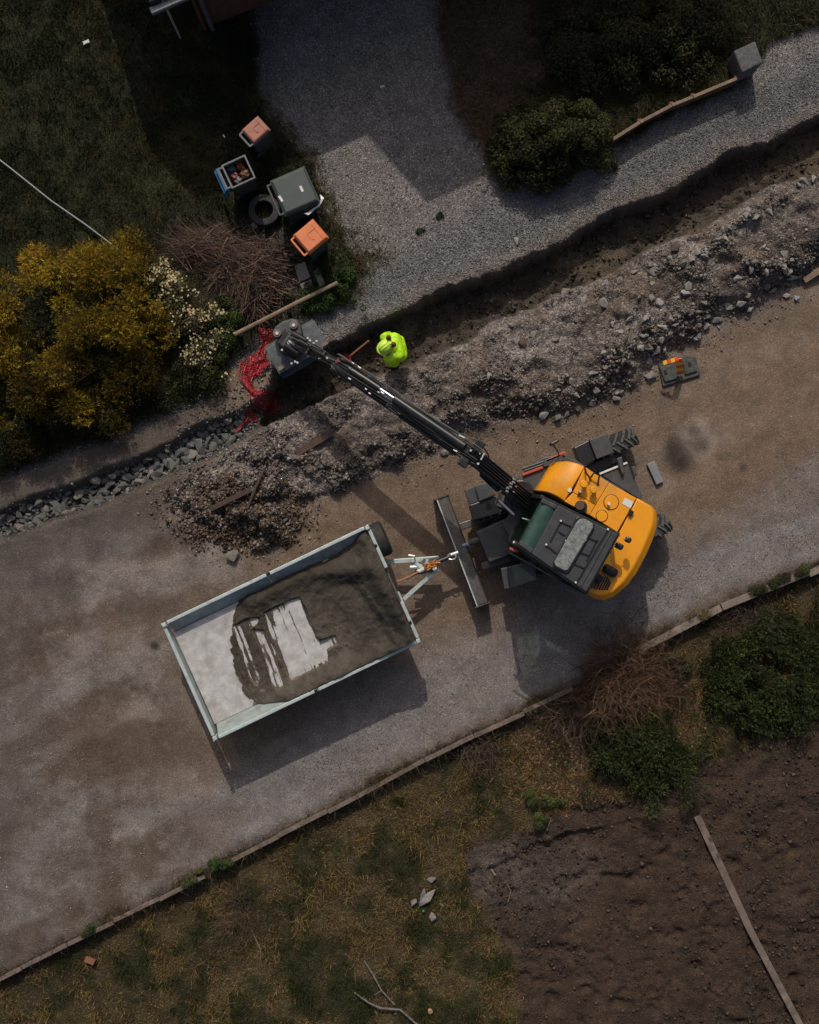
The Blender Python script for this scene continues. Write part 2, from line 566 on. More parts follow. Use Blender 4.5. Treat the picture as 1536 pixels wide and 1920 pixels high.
LAWN = [(-400, -400), (470, -400), (478, 60), (490, 200), (560, 280), (590, 300), (615, 400), (655, 470), (690, 505), (655, 560), (560, 600), (470, 650), (430, 680), (390, 740), (280, 790), (120, 850), (0, 895), (-400, 1030)]
DRYTOP = [(815, -400), (825, 60), (845, 190), (905, 300), (940, 345), (985, 350), (1060, 330), (1160, 275), (1260, 215), (1390, 160), (1450, 80), (1600, 20), (1900, -60), (1900, -400)]
KERB_A = [(-300, 1985), (-100, 1885), (0, 1833), (120, 1772), (290, 1690), (385, 1640)]
KERB_B = [(432, 1614), (560, 1548), (660, 1498), (760, 1442), (860, 1390), (1000, 1327), (1075, 1292)]
KERB_C = [(1196, 1220), (1300, 1165), (1390, 1121), (1536, 1066), (1830, 925)]
KERB = KERB_A + KERB_B + KERB_C
GARDEN = [(-400, 2040)] + KERB + [(1900, 890), (1900, 2300), (-400, 2300)]
SOILP = [(862, 1602), (960, 1570), (1080, 1520), (1200, 1490), (1290, 1450), (1440, 1392), (1536, 1365), (1900, 1240), (1900, 2300), (990, 2300), (985, 1925), (955, 1800), (905, 1700)]

d_tr = sdf(TRENCH, PX, PY)
d_rt = sdf(RTRENCH, PX, PY)
d_sp = sdf(SPOIL, PX, PY)
d_lw = sdf(LAWN, PX, PY)
d_dt = sdf(DRYTOP, PX, PY)
d_gd = sdf(GARDEN, PX, PY)
d_so = sdf(SOILP, PX, PY)
n_rag = fbm(mx_, my_, 0.55, 4, 1) * 26 + fbm(mx_, my_, 0.16, 3, 7) * 10
n_soft = fbm(mx_, my_, 1.1, 5, 2)
n_fine = fbm(mx_, my_, 0.22, 4, 3)
n_mid = fbm(mx_, my_, 0.6, 4, 4)
n_big = fbm(mx_, my_, 2.6, 4, 6)

t_tr = sstep(4, -9, d_tr - 5 + n_rag * 0.55 + fbm(mx_, my_, .10, 2, 69) * 5)          # 1 in the trench
t_rt = sstep(6, -16, d_rt + n_rag * 0.35) * (1 - t_tr)
t_sp = sstep(14, -30, d_sp + n_rag * 0.9)
t_lw = sstep(9, -9, d_lw + n_rag * 0.6)
t_dt = sstep(12, -12, d_dt + n_rag * 0.9)
t_gd = sstep(3, -6, d_gd)
t_so = sstep(10, -12, d_so + n_rag * 0.8) * t_gd

# heights in metres
Z = n_soft * 0.035 + n_fine * 0.010 + n_big * 0.03
rise = sstep(0, -62, d_sp + n_rag * 1.0)
ridge = 0.12 + 0.13 * sstep(600, 1150, PX) + 0.08 * sstep(1000, 1400, PX) + n_big * .10
rise = rise * (.25 + .75 * sstep(0, 55, d_tr + n_rag * .5))
clump = np.clip(fbm(mx_, my_, .5, 4, 23) - .02, 0, 1)
Z = Z + t_sp * (rise * ridge + clump * .38 + np.abs(n_mid) * 0.22 * rise + n_fine * 0.12 + np.abs(fbm(mx_, my_, 0.33, 4, 21)) * 0.15)
heap = np.exp(-(((PX - 450 + n_rag * 1.2) / 120) ** 2 + ((PY - 960 + n_rag * 1.2) / 62) ** 2))
Z = Z + heap * (0.11 + n_fine * 0.20 + np.abs(n_mid) * .12)
# verge shoulder and raised lips beside the trench
lip = np.exp(-((d_tr - 14) / 16.0) ** 2)
Z = Z + lip * (0.03 + n_fine * 0.06)
Z = Z * (1 - t_tr) + t_tr * (-0.62 + n_mid * 0.22 + n_fine * 0.09 + np.abs(fbm(mx_, my_, .3, 3, 71)) * .10)
Z = Z * (1 - t_rt) + t_rt * (-0.34 + n_mid * 0.12)
Z = Z + t_lw * (0.05 + n_soft * 0.10)
Z = Z + t_dt * (0.10 + n_soft * 0.08)
# garden below the edging lies lower; dug plot with footprints and clods
Z = Z - t_gd * (0.20 - n_soft * 0.10)
pits = np.clip(fbm(mx_, my_, 0.27, 3, 31) - 0.10, 0, 1)
clod = np.abs(fbm(mx_, my_, 0.45, 4, 35))
Z = Z + t_so * (-pits * 0.25 + clod * 0.09 + n_fine * 0.035 - 0.03)
step_l = pdist([(925, 1640), (1010, 1590), (1090, 1565), (1170, 1548)], PX, PY)
step_2 = pdist([(925, 1640), (945, 1690), (955, 1745)], PX, PY)
sd_st = sdf([(920, 1640), (1010, 1588), (1180, 1545), (1320, 1520), (1700, 1450), (1700, 2300), (990, 2300), (958, 1760)], PX, PY)
Z = Z - t_so * 0.085 * sstep(5, -5, sd_st + n_fine * 10) * sstep(1230, 1080, PX + n_rag * 3) * sstep(1760, 1700, PY)
# puddle hollows and ruts on the left of the road
for cx, cy, rx, ry, dz in ((190, 1050, 70, 26, .05), (95, 1110, 60, 30, .04), (265, 1140, 45, 22, .03), (215, 1310, 90, 30, .03)):
    Z = Z - np.exp(-(((PX - cx) / rx) ** 2 + ((PY - cy) / ry) ** 2)) * dz
edge_f = np.minimum(np.minimum(PX - GX0, GX1 - PX), np.minimum(PY - GY0, GY1 - PY))
Z = Z * sstep(0, 60, edge_f)

# base colours
def C(*c): return np.array(c, dtype=np.float64)
col = np.empty(PX.shape + (3,))
col[:] = C(0.165, 0.120, 0.088)                                   # compacted brown road


def lay(mask, c):
    global col
    col = col * (1 - mask[..., None]) + C(*c) * mask[..., None]


dk = pdist(KERB, PX, PY)
below = sdf([(-400, 1560), (0, 1400), (400, 1480), (620, 1330), (900, 1190), (1250, 1010), (1536, 880), (1900, 720), (1900, 890)] + KERB[::-1] + [(-400, 2040)], PX, PY)
lay(sstep(50, -50, below + n_soft * 90), (0.185, 0.170, 0.168))    # grey gravel along the lower side
left = sstep(520, 260, PX + n_big * 260) * sstep(900, 1010, PY + n_soft * 120)
lay(left * 0.85, (0.185, 0.160, 0.145))
lay(left * sstep(0.02, 0.22, n_mid + n_soft * 0.6) * 0.65, (0.092, 0.066, 0.048))
lay(left * sstep(0.10, 0.30, fbm(mx_, my_, 1.7, 5, 41)) * 0.8, (0.24, 0.215, 0.20))
ru, rv = mx_ * .917 - my_ * .40, mx_ * .40 + my_ * .917
strk = fbm(ru * .45, rv * 1.6, .9, 5, 63)
lay(left * sstep(-.06, .22, strk) * .8, (0.092, 0.066, 0.048))
lay(left * sstep(.02, -.24, strk) * .65, (0.205, 0.185, 0.178))
lay(left * sstep(.0, .26, fbm(mx_, my_, .55, 5, 73, .65)) * .5, (0.075, 0.054, 0.040))
lay(left * sstep(.0, .3, fbm(mx_, my_, .35, 5, 75, .65)) * .35, (0.22, 0.20, 0.19))
strk2 = fbm(ru * .3, rv * 1.4, .8, 4, 65)
roadm = sstep(0, 1, 1 - left)
lay(roadm * sstep(.05, .28, strk2) * .45, (0.125, 0.088, 0.062))
lay(roadm * sstep(-.05, -.28, strk2) * .45, (0.20, 0.16, 0.13))
for cx, cy, rx, ry, a, c in ((1272, 852, 30, 40, .95, (0.034, 0.028, 0.024)), (1310, 822, 34, 34, .6, (0.24, 0.21, 0.19)), (1312, 832, 19, 17, .75, (0.075, .06, .05)), (1300, 808, 14, 10, .7, (.09, .072, .06)),
                             (1395, 878, 9, 8, .8, (0.05, 0.042, 0.036)), (230, 1420, 95, 60, .7, (0.088, 0.064, 0.047)), (140, 1375, 80, 50, .6, (0.095, 0.07, 0.052)), (340, 1405, 60, 40, .6, (0.09, 0.066, 0.05)),
                             (270, 1140, 55, 30, .7, (0.075, 0.055, 0.043)), (100, 1110, 60, 45, .6, (0.08, 0.062, 0.05)), (291, 1211, 9, 8, .9, (0.03, .026, .024)), (1090, 640, 70, 40, .6, (.07, .056, .047)), (1440, 560, 60, 40, .5, (0.14, 0.13, 0.12)),
                             (1480, 600, 70, 30, .5, (.12, .09, .066)), (650, 1010, 60, 40, .3, (.13, .09, .062)), (900, 1240, 120, 40, .3, (.21, .175, .155))):
    wob = .35 if rx < 40 else 1.0
    m = np.exp(-((((PX - cx) + n_rag * wob) / rx) ** 2 + (((PY - cy) + n_rag * .7 * wob) / ry) ** 2) ** 2)
    lay(m * a, c)
lay(sstep(34, 4, dk + n_rag * 0.9) * (1 - t_gd) * 0.75, (0.075, 0.058, 0.047))   # dirty strip beside the edging
# damp edge beside the rock trench, widened to imitate vignette in the road colour
lay(sstep(150, 10, d_rt + n_rag * 1.4) * sstep(520, 300, PX) * 0.75, (0.070, 0.063, 0.059))
lay(sstep(230, -60, PX + n_rag * 3 + n_big * 120) * sstep(900, 1000, PY) * (1 - t_gd) * .75, (0.082, 0.070, 0.062))  # road darkened towards the left border: vignette painted into the colour
# driveway and verge gravel
up = sdf([(-400, -400)] + [(1900, -400), (1900, 60)] + TR_UP + [(430, 690), (390, 750), (280, 800), (120, 860), (0, 905), (-400, 1040)], PX, PY)
t_up = sstep(4, -4, up)
lay(t_up, (0.192, 0.176, 0.170))
verge = sstep(40, -40, sdf([(560, 600), (700, 500), (850, 440), (960, 350), (1160, 290), (1400, 170), (1900, -60), (1900, 60)] + TR_UP, PX, PY) + n_soft * 40)
lay(verge * t_up * 0.8, (0.150, 0.150, 0.153))
lay(verge * t_up * sstep(1050, 1500, PX) * 0.5, (0.095, 0.093, 0.093))  # gravel darkens to the right, lens fall-off put into its colour
lay(sstep(46, 12, np.abs(d_tr) + n_rag * .9) * t_up * 0.8, (0.155, 0.128, 0.112))
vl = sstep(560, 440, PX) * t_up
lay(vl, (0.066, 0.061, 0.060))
# spoil
lay(t_sp, (0.190, 0.163, 0.150))
lay(t_sp * sstep(.0, .25, fbm(mx_, my_, .9, 4, 61)) * .6, (0.125, 0.100, 0.084))
lay(t_sp * sstep(1300, 1540, PX + n_rag * 2) * .5, (.095, .083, .076))  # right end of the bank darkened in colour to imitate vignetting
low = np.clip(sstep(-105, -18, d_sp + n_rag * 2.4) * sstep(-.25, .12, fbm(mx_, my_, .7, 4, 67)) + .8 * sstep(.04, .2, clump) * sstep(-160, -60, d_sp), 0, 1) * t_sp * sstep(-2, 60, d_tr)
lay(low * 0.75, (0.110, 0.090, 0.077))
lay(t_sp * sstep(0.08, 0.26, n_mid + 0.3 * n_soft) * 0.65, (0.11, 0.082, 0.062))
lay(t_sp * sstep(-0.10, -0.3, n_mid) * 0.5, (0.25, 0.22, 0.205))
for cx, cy, rx, ry in ((1090, 690, 95, 40), (880, 760, 90, 40), (740, 850, 110, 45), (1330, 560, 110, 40), (1490, 460, 70, 60)):
    m = np.exp(-((((PX - cx) + n_rag * 1.5) / rx) ** 2 + (((PY - cy) + n_rag * 1.5) / ry) ** 2) ** 1.3) * t_sp
    lay(m * 0.7, (0.070, 0.056, 0.048))
lay(np.clip(heap * 1.9 + n_fine - 0.25, 0, 1) * 0.9, (0.070, 0.048, 0.035))
lay(t_tr, (0.062, 0.051, 0.041))
lay(t_tr * sstep(0.05, 0.25, n_mid), (0.095, 0.073, 0.052))
lay(t_rt, (0.050, 0.047, 0.045))
# turf
lay(t_lw, (0.022, 0.024, 0.011))
lay(t_lw * sstep(0.05, 0.28, n_mid) * 0.6, (0.040, 0.034, 0.014))
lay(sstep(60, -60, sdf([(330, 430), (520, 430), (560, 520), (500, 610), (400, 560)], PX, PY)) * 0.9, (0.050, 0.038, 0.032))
lay(t_lw * sstep(30, -30, sdf([(500, 400), (560, 470), (600, 560), (530, 590), (470, 470)], PX, PY) + n_rag) * 0.8, (0.12, 0.105, 0.092))
lay(t_lw * sstep(20, -30, sdf([(590, 420), (650, 440), (700, 500), (640, 530), (600, 480)], PX, PY) + n_rag) * 0.7, (0.075, 0.062, 0.035))
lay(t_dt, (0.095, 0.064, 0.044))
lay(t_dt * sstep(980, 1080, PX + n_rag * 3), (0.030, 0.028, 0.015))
lay(t_dt * sstep(0, -24, d_dt) * sstep(24, 6, pdist([(1150, 265), (1380, 152)], PX, PY)) * 0.6, (0.045, 0.042, 0.018))
lay(t_gd, (0.062, 0.046, 0.024))
g_f = sstep(-.13, .19, fbm(mx_, my_, .38, 5, 81, .62) + .6 * n_soft)
lay(t_gd * g_f * 0.8, (0.026, 0.026, 0.010))
lay(t_gd * sstep(500, 0, PX + n_big * 200) * .5, (.028, .025, .013))  # ground painted darker leftwards, standing in for corner vignette
lay(t_gd * sstep(34, 8, dk + n_rag), (0.050, 0.038, 0.032))
lay(t_gd * sstep(60, -30, sdf([(900, 1400), (1180, 1270), (1330, 1330), (1240, 1440), (1050, 1500)], PX, PY) + n_rag * 1.5) * 0.8, (0.085, 0.056, 0.036))
lay(t_so, (0.052, 0.034, 0.0235))
pale = np.exp(-(((PX - 960) / 170) ** 2 + ((PY - 1640) / 80) ** 2))
lay(t_so * np.clip(pale * 1.1 + n_soft * .5, 0, 1), (0.098, 0.078, 0.067))
lay(t_so * sstep(0.04, 0.24, n_mid) * 0.45, (0.034, 0.025, 0.021))

# zone of each face
zc = np.stack([np.full(PX.shape, 0.5), t_tr * 2.6 + t_rt * 2.4, t_sp * 1.2, (t_up > .5) * 1.0 * (verge <= .5), (t_up > .5) * 1.0 * (verge > .5) + (t_up > .5) * (PX < 520) * .2,
               t_lw * 1.6, t_dt * 1.6, t_gd * 1.7, t_so * 2.0], axis=-1)
zid = np.argmax(zc, axis=-1)
vx = (PX - 768) / S
vy = -(PY - 960) / S
VERTS = np.stack([vx, vy, Z], axis=-1).reshape(-1, 3)
COLS = col.reshape(-1, 3)
idx = np.arange(NX * NY).reshape(NY, NX)
quads = np.stack([idx[:-1, :-1], idx[1:, :-1], idx[1:, 1:], idx[:-1, 1:]], axis=-1).reshape(-1, 4)
fz = zid[:-1, :-1].reshape(-1)
ZONES = [('road', 'dirt'), ('trench', 'wet'), ('spoil_bank', 'rubble'), ('driveway', 'gravel'), ('gravel_verge', 'gravel'), ('lawn', 'turf'), ('dry_grass_ground', 'turf'), ('garden_ground', 'turf'), ('dug_soil', 'soil')]
for zi, (zn, zm) in enumerate(ZONES):
    q = quads[fz == zi]
    if len(q) == 0:
        continue
    u, inv = np.unique(q, return_inverse=True)
    o = np_mesh(zn, VERTS[u], inv.reshape(-1, 4), M[zm], COLS[u], smooth=True)
    tag(o, kind='structure')
# the land beyond, out to the horizon
xa, xb = (GX0 - 768) / S, (gx[-1] - 768) / S
ya, yb = -(gy[-1] - 960) / S, -(GY0 - 960) / S
R_ = 900.0
ov = np.array([(-R_, -R_, 0), (R_, -R_, 0), (R_, R_, 0), (-R_, R_, 0), (xa, ya, 0), (xb, ya, 0), (xb, yb, 0), (xa, yb, 0)], dtype=float)
of = np.array([(0, 1, 5, 4), (1, 2, 6, 5), (2, 3, 7, 6), (3, 0, 4, 7)])
o = np_mesh('ground', ov, of, M['turf'], np.tile(np.array([[0.045, 0.042, 0.022]]), (8, 1)))
tag(o, kind='structure')


def hpix(px, py):
    """ground height under ground pixel (arrays allowed)"""
    fx = np.clip((np.asarray(px, dtype=float) - GX0) / ST, 0, NX - 1.001)
    fy = np.clip((np.asarray(py, dtype=float) - GY0) / ST, 0, NY - 1.001)
    ix, iy = fx.astype(int), fy.astype(int)
    ax, ay = fx - ix, fy - iy
    return (Z[iy, ix] * (1 - ax) + Z[iy, ix + 1] * ax) * (1 - ay) + (Z[iy + 1, ix] * (1 - ax) + Z[iy + 1, ix + 1] * ax) * ay


def fld(F, px, py):
    ix = np.clip(((np.asarray(px) - GX0) / ST + .5).astype(int), 0, NX - 1)
    iy = np.clip(((np.asarray(py) - GY0) / ST + .5).astype(int), 0, NY - 1)
    return F[iy, ix]


def OnG(px, py, dz=0.0):
    """point on the ground sheet at plan pixel"""
    return G(px, py, float(hpix(px, py)) + dz)


def scatter(density, n, rng=RNG):
    """n random plan pixels with probability proportional to a field"""
    p = np.clip(density, 0, None).ravel()
    p = p / p.sum()
    k = rng.choice(p.size, size=n, p=p)
    iy, ix = np.divmod(k, NX)
    return gx[ix] + rng.uniform(-ST / 2, ST / 2, n), gy[iy] + rng.uniform(-ST / 2, ST / 2, n)


inframe = ((PX > -60) & (PX < 1600) & (PY > -60) & (PY < 1980)).astype(float)

# ------------------------------------------------------------------ house beyond the upper edge of the picture
u2 = Vector((0.917, 0.400, 0)).normalized()      # along the road side walls
v2 = Vector((0.400, -0.917, 0)).normalized()     # towards the road
house = empty('house', G(392, 60), 'brown boarded house with dark roof at the upper edge of the picture', 'house')
hc = G(388, 56)
WING_L, WING_D = 5.6, 4.6
wb = MB()
def hp(a, b, z): return hc + u2 * a - v2 * b + Vector((0, 0, z))
wb.hexa([hp(0, 0, -.1), hp(WING_L, 0, -.1), hp(WING_L, WING_D, -.1), hp(0, WING_D, -.1), hp(0, 0, 2.55), hp(WING_L, 0, 2.55), hp(WING_L, WING_D, 2.55), hp(0, WING_D, 2.55)])
wall = wb.build('wall', M['housewall'], house)
for k in range(16):      # boards of the front wall
    b_ = MB()
    z0 = 0.12 + k * 0.152
    b_.hexa([hp(.0, -.022, z0), hp(WING_L, -.022, z0), hp(WING_L, -.003, z0), hp(.0, -.003, z0), hp(.0, -.012, z0 + .146), hp(WING_L, -.012, z0 + .146), hp(WING_L, -.003, z0 + .146), hp(.0, -.003, z0 + .146)])
    b_.build('board', M['housewall'], wall)
rf = MB()
E_, RZ = 2.52, 2.52 + (WING_D / 2 + .38) * 0.5
for s in (0, 1):
    b0 = -.38 if s == 0 else WING_D + .38
    p = [hp(-.7, b0, E_), hp(WING_L + .1, b0, E_), hp(WING_L + .1, WING_D / 2, RZ), hp(-.7, WING_D / 2, RZ)]
    rf.hexa(p + [q + Vector((0, 0, .12)) for q in p])
rf.build('roof', M['roof'], house)
tb = MB()
tc0 = G(737, -146)
def tp(a, b, z): return tc0 + u2 * a - v2 * b + Vector((0, 0, z))
TL, TD = 6.3, 6.6
tb.hexa([tp(.35, .45, -.1), tp(TL, .45, -.1), tp(TL, TD - .4, -.1), tp(.35, TD - .4, -.1), tp(.35, .45, 5.05), tp(TL, .45, 5.05), tp(TL, TD - .4, 5.05), tp(.35, TD - .4, 5.05)])
tb.add([tp(.35, .45, 5.05), tp(.35, TD - .4, 5.05), tp(.35, TD / 2, 6.6), tp(.36, .45, 5.05), tp(.36, TD - .4, 5.05), tp(.36, TD / 2, 6.6)], [(0, 1, 2), (3, 5, 4), (0, 3, 4, 1), (1, 4, 5, 2), (2, 5, 3, 0)])
tb.build('upper_wall', M['housewall'], house)
tr = MB()
for s in (0, 1):
    b0 = 0 if s == 0 else TD
    p = [tp(0, b0, 5.0), tp(TL + .3, b0, 5.0), tp(TL + .3, TD / 2, 6.72), tp(0, TD / 2, 6.72)]
    tr.hexa(p + [q + Vector((0, 0, .12)) for q in p])
tr.build('upper_roof', M['roof'], house)
MB().bar(hp(-.75, -.46, 2.48), hp(WING_L, -.46, 2.48), .12, .1).build('gutter', M['pipe'], house, bevel=.02)
MB().tube([hp(.10, -.09, 0.02), hp(.10, -.09, 2.2), hp(.10, -.40, 2.44)], .042, 10).build('downpipe', M['pipe'], house, smooth=True)
MB().bar(hp(-.012, -.03, 0), hp(-.012, -.03, 2.5), .1, .06).build('corner_board', M['housewall'], house)
pp = MB()
pb = G(341, 76)
pp.tube([pb, pb + Vector((0, 0, .9)), pb + Vector((0.01, 0, 1.8)), pb + Vector((0, .02, 2.3))], [.02, .022, .026, .02], 7)
pp.thing('peeling_post', M['peel'], 'thin post with peeling white paint beside the house corner', 'post', smooth=True)

# ------------------------------------------------------------------ wheeled excavator
def c1(x, y): return (980 + x / 5.486, 840 + y / 5.486)
def c2(x, y): return (800 + x / 5.908, 800 + y / 5.908)
def c3(x, y): return (660 + x / 5.12, 980 + y / 5.12)
def c4(x, y): return (640 + x / 5.908, 660 + y / 5.908)
def c6(x, y): return (1000 + x / 5.908, 780 + y / 5.908)
def c7(x, y): return (480 + x / 5.908, 580 + y / 5.908)


def glass_mat():
    m, nt, b = new_mat('cab_glass')
    t = nd(nt, 'ShaderNodeBsdfTransparent')
    t.inputs['Color'].default_value = (0.78, 0.86, 0.81, 1)
    b.inputs['Base Color'].default_value = (0.01, 0.02, 0.017, 1)
    b.inputs['Roughness'].default_value = 0.06
    mx = nd(nt, 'ShaderNodeMixShader')
    mx.inputs[0].default_value = 0.86
    out = nt.nodes['Material Output']
    nt.links.new(b.outputs[0], mx.inputs[1])
    nt.links.new(t.outputs[0], mx.inputs[2])
    nt.links.new(mx.outputs[0], out.inputs['Surface'])
    return m


M['cabglass'] = glass_mat()
M['hatch'] = surf('hatch', (0.085, 0.105, 0.10), 0.4, 0, 0.5, 22, 0.1, 60, dirt=(0.42, 0.43, 0.42), dirt_amt=0.75)

exc = empty('wheeled_excavator', G(1050, 965), 'compact wheeled excavator with orange yellow body, black cab and long black boom', 'excavator')
AX = Vector((-0.927, -0.375, 0)).normalized()      # undercarriage, towards the dozer blade
AY = Vector((-AX.y, AX.x, 0))
FW = Vector((-0.853, 0.522, 0)).normalized()       # upper body, forwards
LF = Vector((-FW.y, FW.x, 0))                      # its left (cab side)

# undercarriage
ch = MB()
ca, cb = W(905, 1026, .8), W(1185, 908, .8)
d_ = (cb - ca).normalized()
s_ = Vector((-d_.y, d_.x, 0))
ch.hexa([ca - s_ * .36 + Vector((0, 0, -.35)), cb - s_ * .36 + Vector((0, 0, -.35)), cb + s_ * .36 + Vector((0, 0, -.35)), ca + s_ * .36 + Vector((0, 0, -.35)),
         ca - s_ * .30 + Vector((0, 0, .05)), cb - s_ * .38 + Vector((0, 0, .08)), cb + s_ * .38 + Vector((0, 0, .08)), ca + s_ * .30 + Vector((0, 0, .05))])
ch.disc(W(1050, 962, .95), (0, 0, 1), .52, .3, 28)
chassis = ch.build('chassis', M['darkgrey'], exc, bevel=.025)
rear_axle, front_axle = G(1171, 912, .45), G(943, 1012, .45)
for c in (rear_axle, front_axle):
    MB().bar(c - AY * .75, c + AY * .75, .16, .16).build('axle', M['black'], exc)


def make_wheel(c, side, name='wheel'):
    R, wd = .455, .17
    t = MB()
    prof = [(-wd, R * .58), (-wd * 1.02, R * .80), (-wd * .85, R * .95), (0, R * .97), (wd * .85, R * .95), (wd * 1.02, R * .80), (wd, R * .58)]
    n = 36
    rings = []
    for k in range(n):
        a = 2 * math.pi * k / n
        rad = AX * math.cos(a) + Vector((0, 0, 1)) * math.sin(a)
        rings.append([c + AY * p + rad * r for p, r in prof])
    v = [p for r in rings for p in r]
    m_ = len(prof)
    f = [(i * m_ + j, i * m_ + j + 1, ((i + 1) % n) * m_ + j + 1, ((i + 1) % n) * m_ + j) for i in range(n) for j in range(m_ - 1)]
    f += [(i * m_ + m_ - 1, i * m_, ((i + 1) % n) * m_, ((i + 1) % n) * m_ + m_ - 1) for i in range(n)]
    t.add(v, f)
    w = t.build(name, M['rubber'], exc, smooth=True)
    lg = MB()
    nl = 18
    for k in range(nl):
        for sd in (-1, 1):
            a0 = 2 * math.pi * (k + (.5 if sd > 0 else 0)) / nl
            pts = []
            for q in range(4):
                tt = q / 3.0
                a = a0 + tt * 0.34
                rad = AX * math.cos(a) + Vector((0, 0, 1)) * math.sin(a)
                rr = R * (.985 - .05 * max(0, tt - .66) * 3)
                pts.append(c + AY * sd * (wd * (-.10 + 1.08 * tt)) + rad * rr)
            for q in range(3):
                lg.bar(pts[q], pts[q + 1], .036, .045, up=(pts[q] - c - AY * (pts[q] - c).dot(AY)))
    lg.build('tread_lugs', M['tread'], w)
    MB().disc(c + AY * side * .02, AY, R * .58, .28, 24).build('rim', M['darkgrey'], w, bevel=.02)
    MB().disc(c + AY * side * .17, AY, .10, .06, 14).build('hub', M['steelworn'], w)
    return w


wheels = [make_wheel(G(1141, 836, .455), 1), make_wheel(G(1202, 993, .455), -1), make_wheel(G(925, 947, .455), 1), make_wheel(G(984, 1066, .455), -1)]

# mudguards and steps
def guard(pts, z0, z1, mat='darkgrey', name='fender', **kw):
    return MB().pxprism(pts, z0, z1).build(name, M[mat], exc, bevel=kw.get('bevel', .015))


guard([(1105, 824.5), (1139, 812), (1151.5, 849), (1119, 861)], .93, 1.02)
guard([(1076.5, 839.5), (1104.6, 825), (1118.6, 861.4), (1091, 877)], .60, .93, 'black', 'step')
guard([(1091.5, 877.5), (1152, 850), (1158, 866), (1124, 887.5)], .50, .78, 'black', 'tool_box')
guard([(871, 918.5), (890, 911), (899, 941), (880, 946)], .75, .86, 'darkgrey', 'step')
guard([(890.6, 910.6), (918, 903), (928, 927), (899.6, 940.6)], .90, .985)
guard([(881, 947), (930, 929), (938, 962), (888, 976)], .50, .925, 'black', 'tool_box')
guard([(939, 1066), (951, 1063), (956, 1104), (946, 1105)], .72, .84, 'darkgrey', 'step')
guard([(951.6, 1063), (1002, 1050), (1008, 1087), (956.6, 1103.5)], .90, .985)
guard([(1168, 1010), (1230, 985), (1238, 1003), (1176, 1030)], .93, 1.0)
# right side platform of the upper frame
fr = MB()
fr.pxprism([(976, 893), (1016, 857), (1050, 851), (1079, 861), (1112, 884), (1166, 915), (1205, 945), (1210, 1000), (1160, 1085), (1090, 1095), (985, 1030), (961, 1012), (942, 985), (958, 960), (945, 935)], 1.08, 1.22)
fr.build('upper_frame', M['darkgrey'], exc, bevel=.03)
guard([c6(735, 645), c6(1045, 515), c6(1075, 590), c6(1210, 890), c6(1190, 935), c6(1145, 905)], .92, 1.0, 'darkgrey', 'deck_plate')
guard([c6(925, 470), c6(985, 445), c6(1015, 625), c6(985, 645)], 1.02, 1.12, 'darkgrey', 'bracket')
guard([c6(1085, 560), c6(1135, 555), c6(1140, 650), c6(1118, 660)], 1.02, 1.10, 'darkgrey', 'bracket')
MB().bar(W(*c6(735, 640), 1.02), W(*c6(1040, 516), 1.02), .035, .03).build('edge_trim', M['white'], exc)
MB().tube([W(*c2(660, 560), 1.4), W(*c2(680, 590), 1.4)], .05, 10).build('hose_clamp', M['silver'], exc, smooth=True)
for (a, b, mt) in (((979.5, 890.5), (1018, 876), 'redmark'), ((979, 880), (1021, 866), 'black'), ((983, 884), (1020, 871), 'black'), ((1024, 865), (1060, 848), 'redmark')):
    MB().bar(W(*a, 1.26), W(*b, 1.26), .045, .04).build('guard_rail', M[mt], exc, bevel=.008)
guard([(1013, 877), (1022, 862), (1052, 850), (1058, 862), (1040, 872)], 1.18, 1.28, 'darkgrey', 'bracket')
# mirrors
MB().tube([W(1048, 850, 1.3), W(1040, 838, 1.75), W(1037, 832, 1.85)], .014, 6).build('mirror_arm', M['black'], exc)
MB().pxprism([(1031.5, 831), (1047, 822.5), (1050, 827), (1036, 836)], 1.72, 1.98).build('mirror', M['black'], exc, bevel=.02)

# dozer blade with its arms
bl = MB()
ba, bb = W(829, 933, .55), W(904.5, 1132.5, .55)
bd = (bb - ba).normalized()
bn = Vector((-bd.y, bd.x, 0))
if bn.dot(AX) < 0: bn = -bn
prof = [(.05, .02), (.10, .18), (.06, .36), (.115, .565), (-.10, .565), (-.125, .50), (-.06, .30), (-.04, .06)]
for e0, e1 in ((ba, bb),):
    rings = [[Vector((e.x, e.y, 0)) + bn * p + Vector((0, 0, z)) for p, z in prof] for e in (e0, e1)]
    bl.loft(rings)
blade = bl.build('dozer_blade', M['steelworn'], exc, bevel=.012)
for e, sg in ((ba, -1), (bb, 1)):
    MB().bar(Vector((e.x, e.y, .30)) + bd * .012 * sg + bn * .15, Vector((e.x, e.y, .30)) + bd * .012 * sg - bn * .15, .02, .58).build('end_plate', M['steelworn'], blade)
MB().bar(ba + bn * .10 + Vector((0, 0, .022)), bb + bn * .10 + Vector((0, 0, .022)), .022, .014).build('edge_rib', M['galv'], blade)
for a, b, w, z in (((862, 988), (925, 966), .14, .52), ((903, 1062), (958, 1046), .14, .52)):
    MB().bar(W(*a, z), W(*b, z), w, .12).build('blade_arm', M['steelworn'], exc, bevel=.02)
MB().tube([W(880, 1018, .62), W(925, 1001, .78)], .06, 12).build('blade_cylinder', M['steelworn'], exc, smooth=True)
MB().tube([W(868, 1023, .56), W(882, 1017, .62)], .03, 10).build('piston_rod', M['chrome'], exc, smooth=True)
guard([(912, 1008), (935, 1000), (940, 1016), (920, 1022)], .55, .70, 'steelworn', 'bracket')

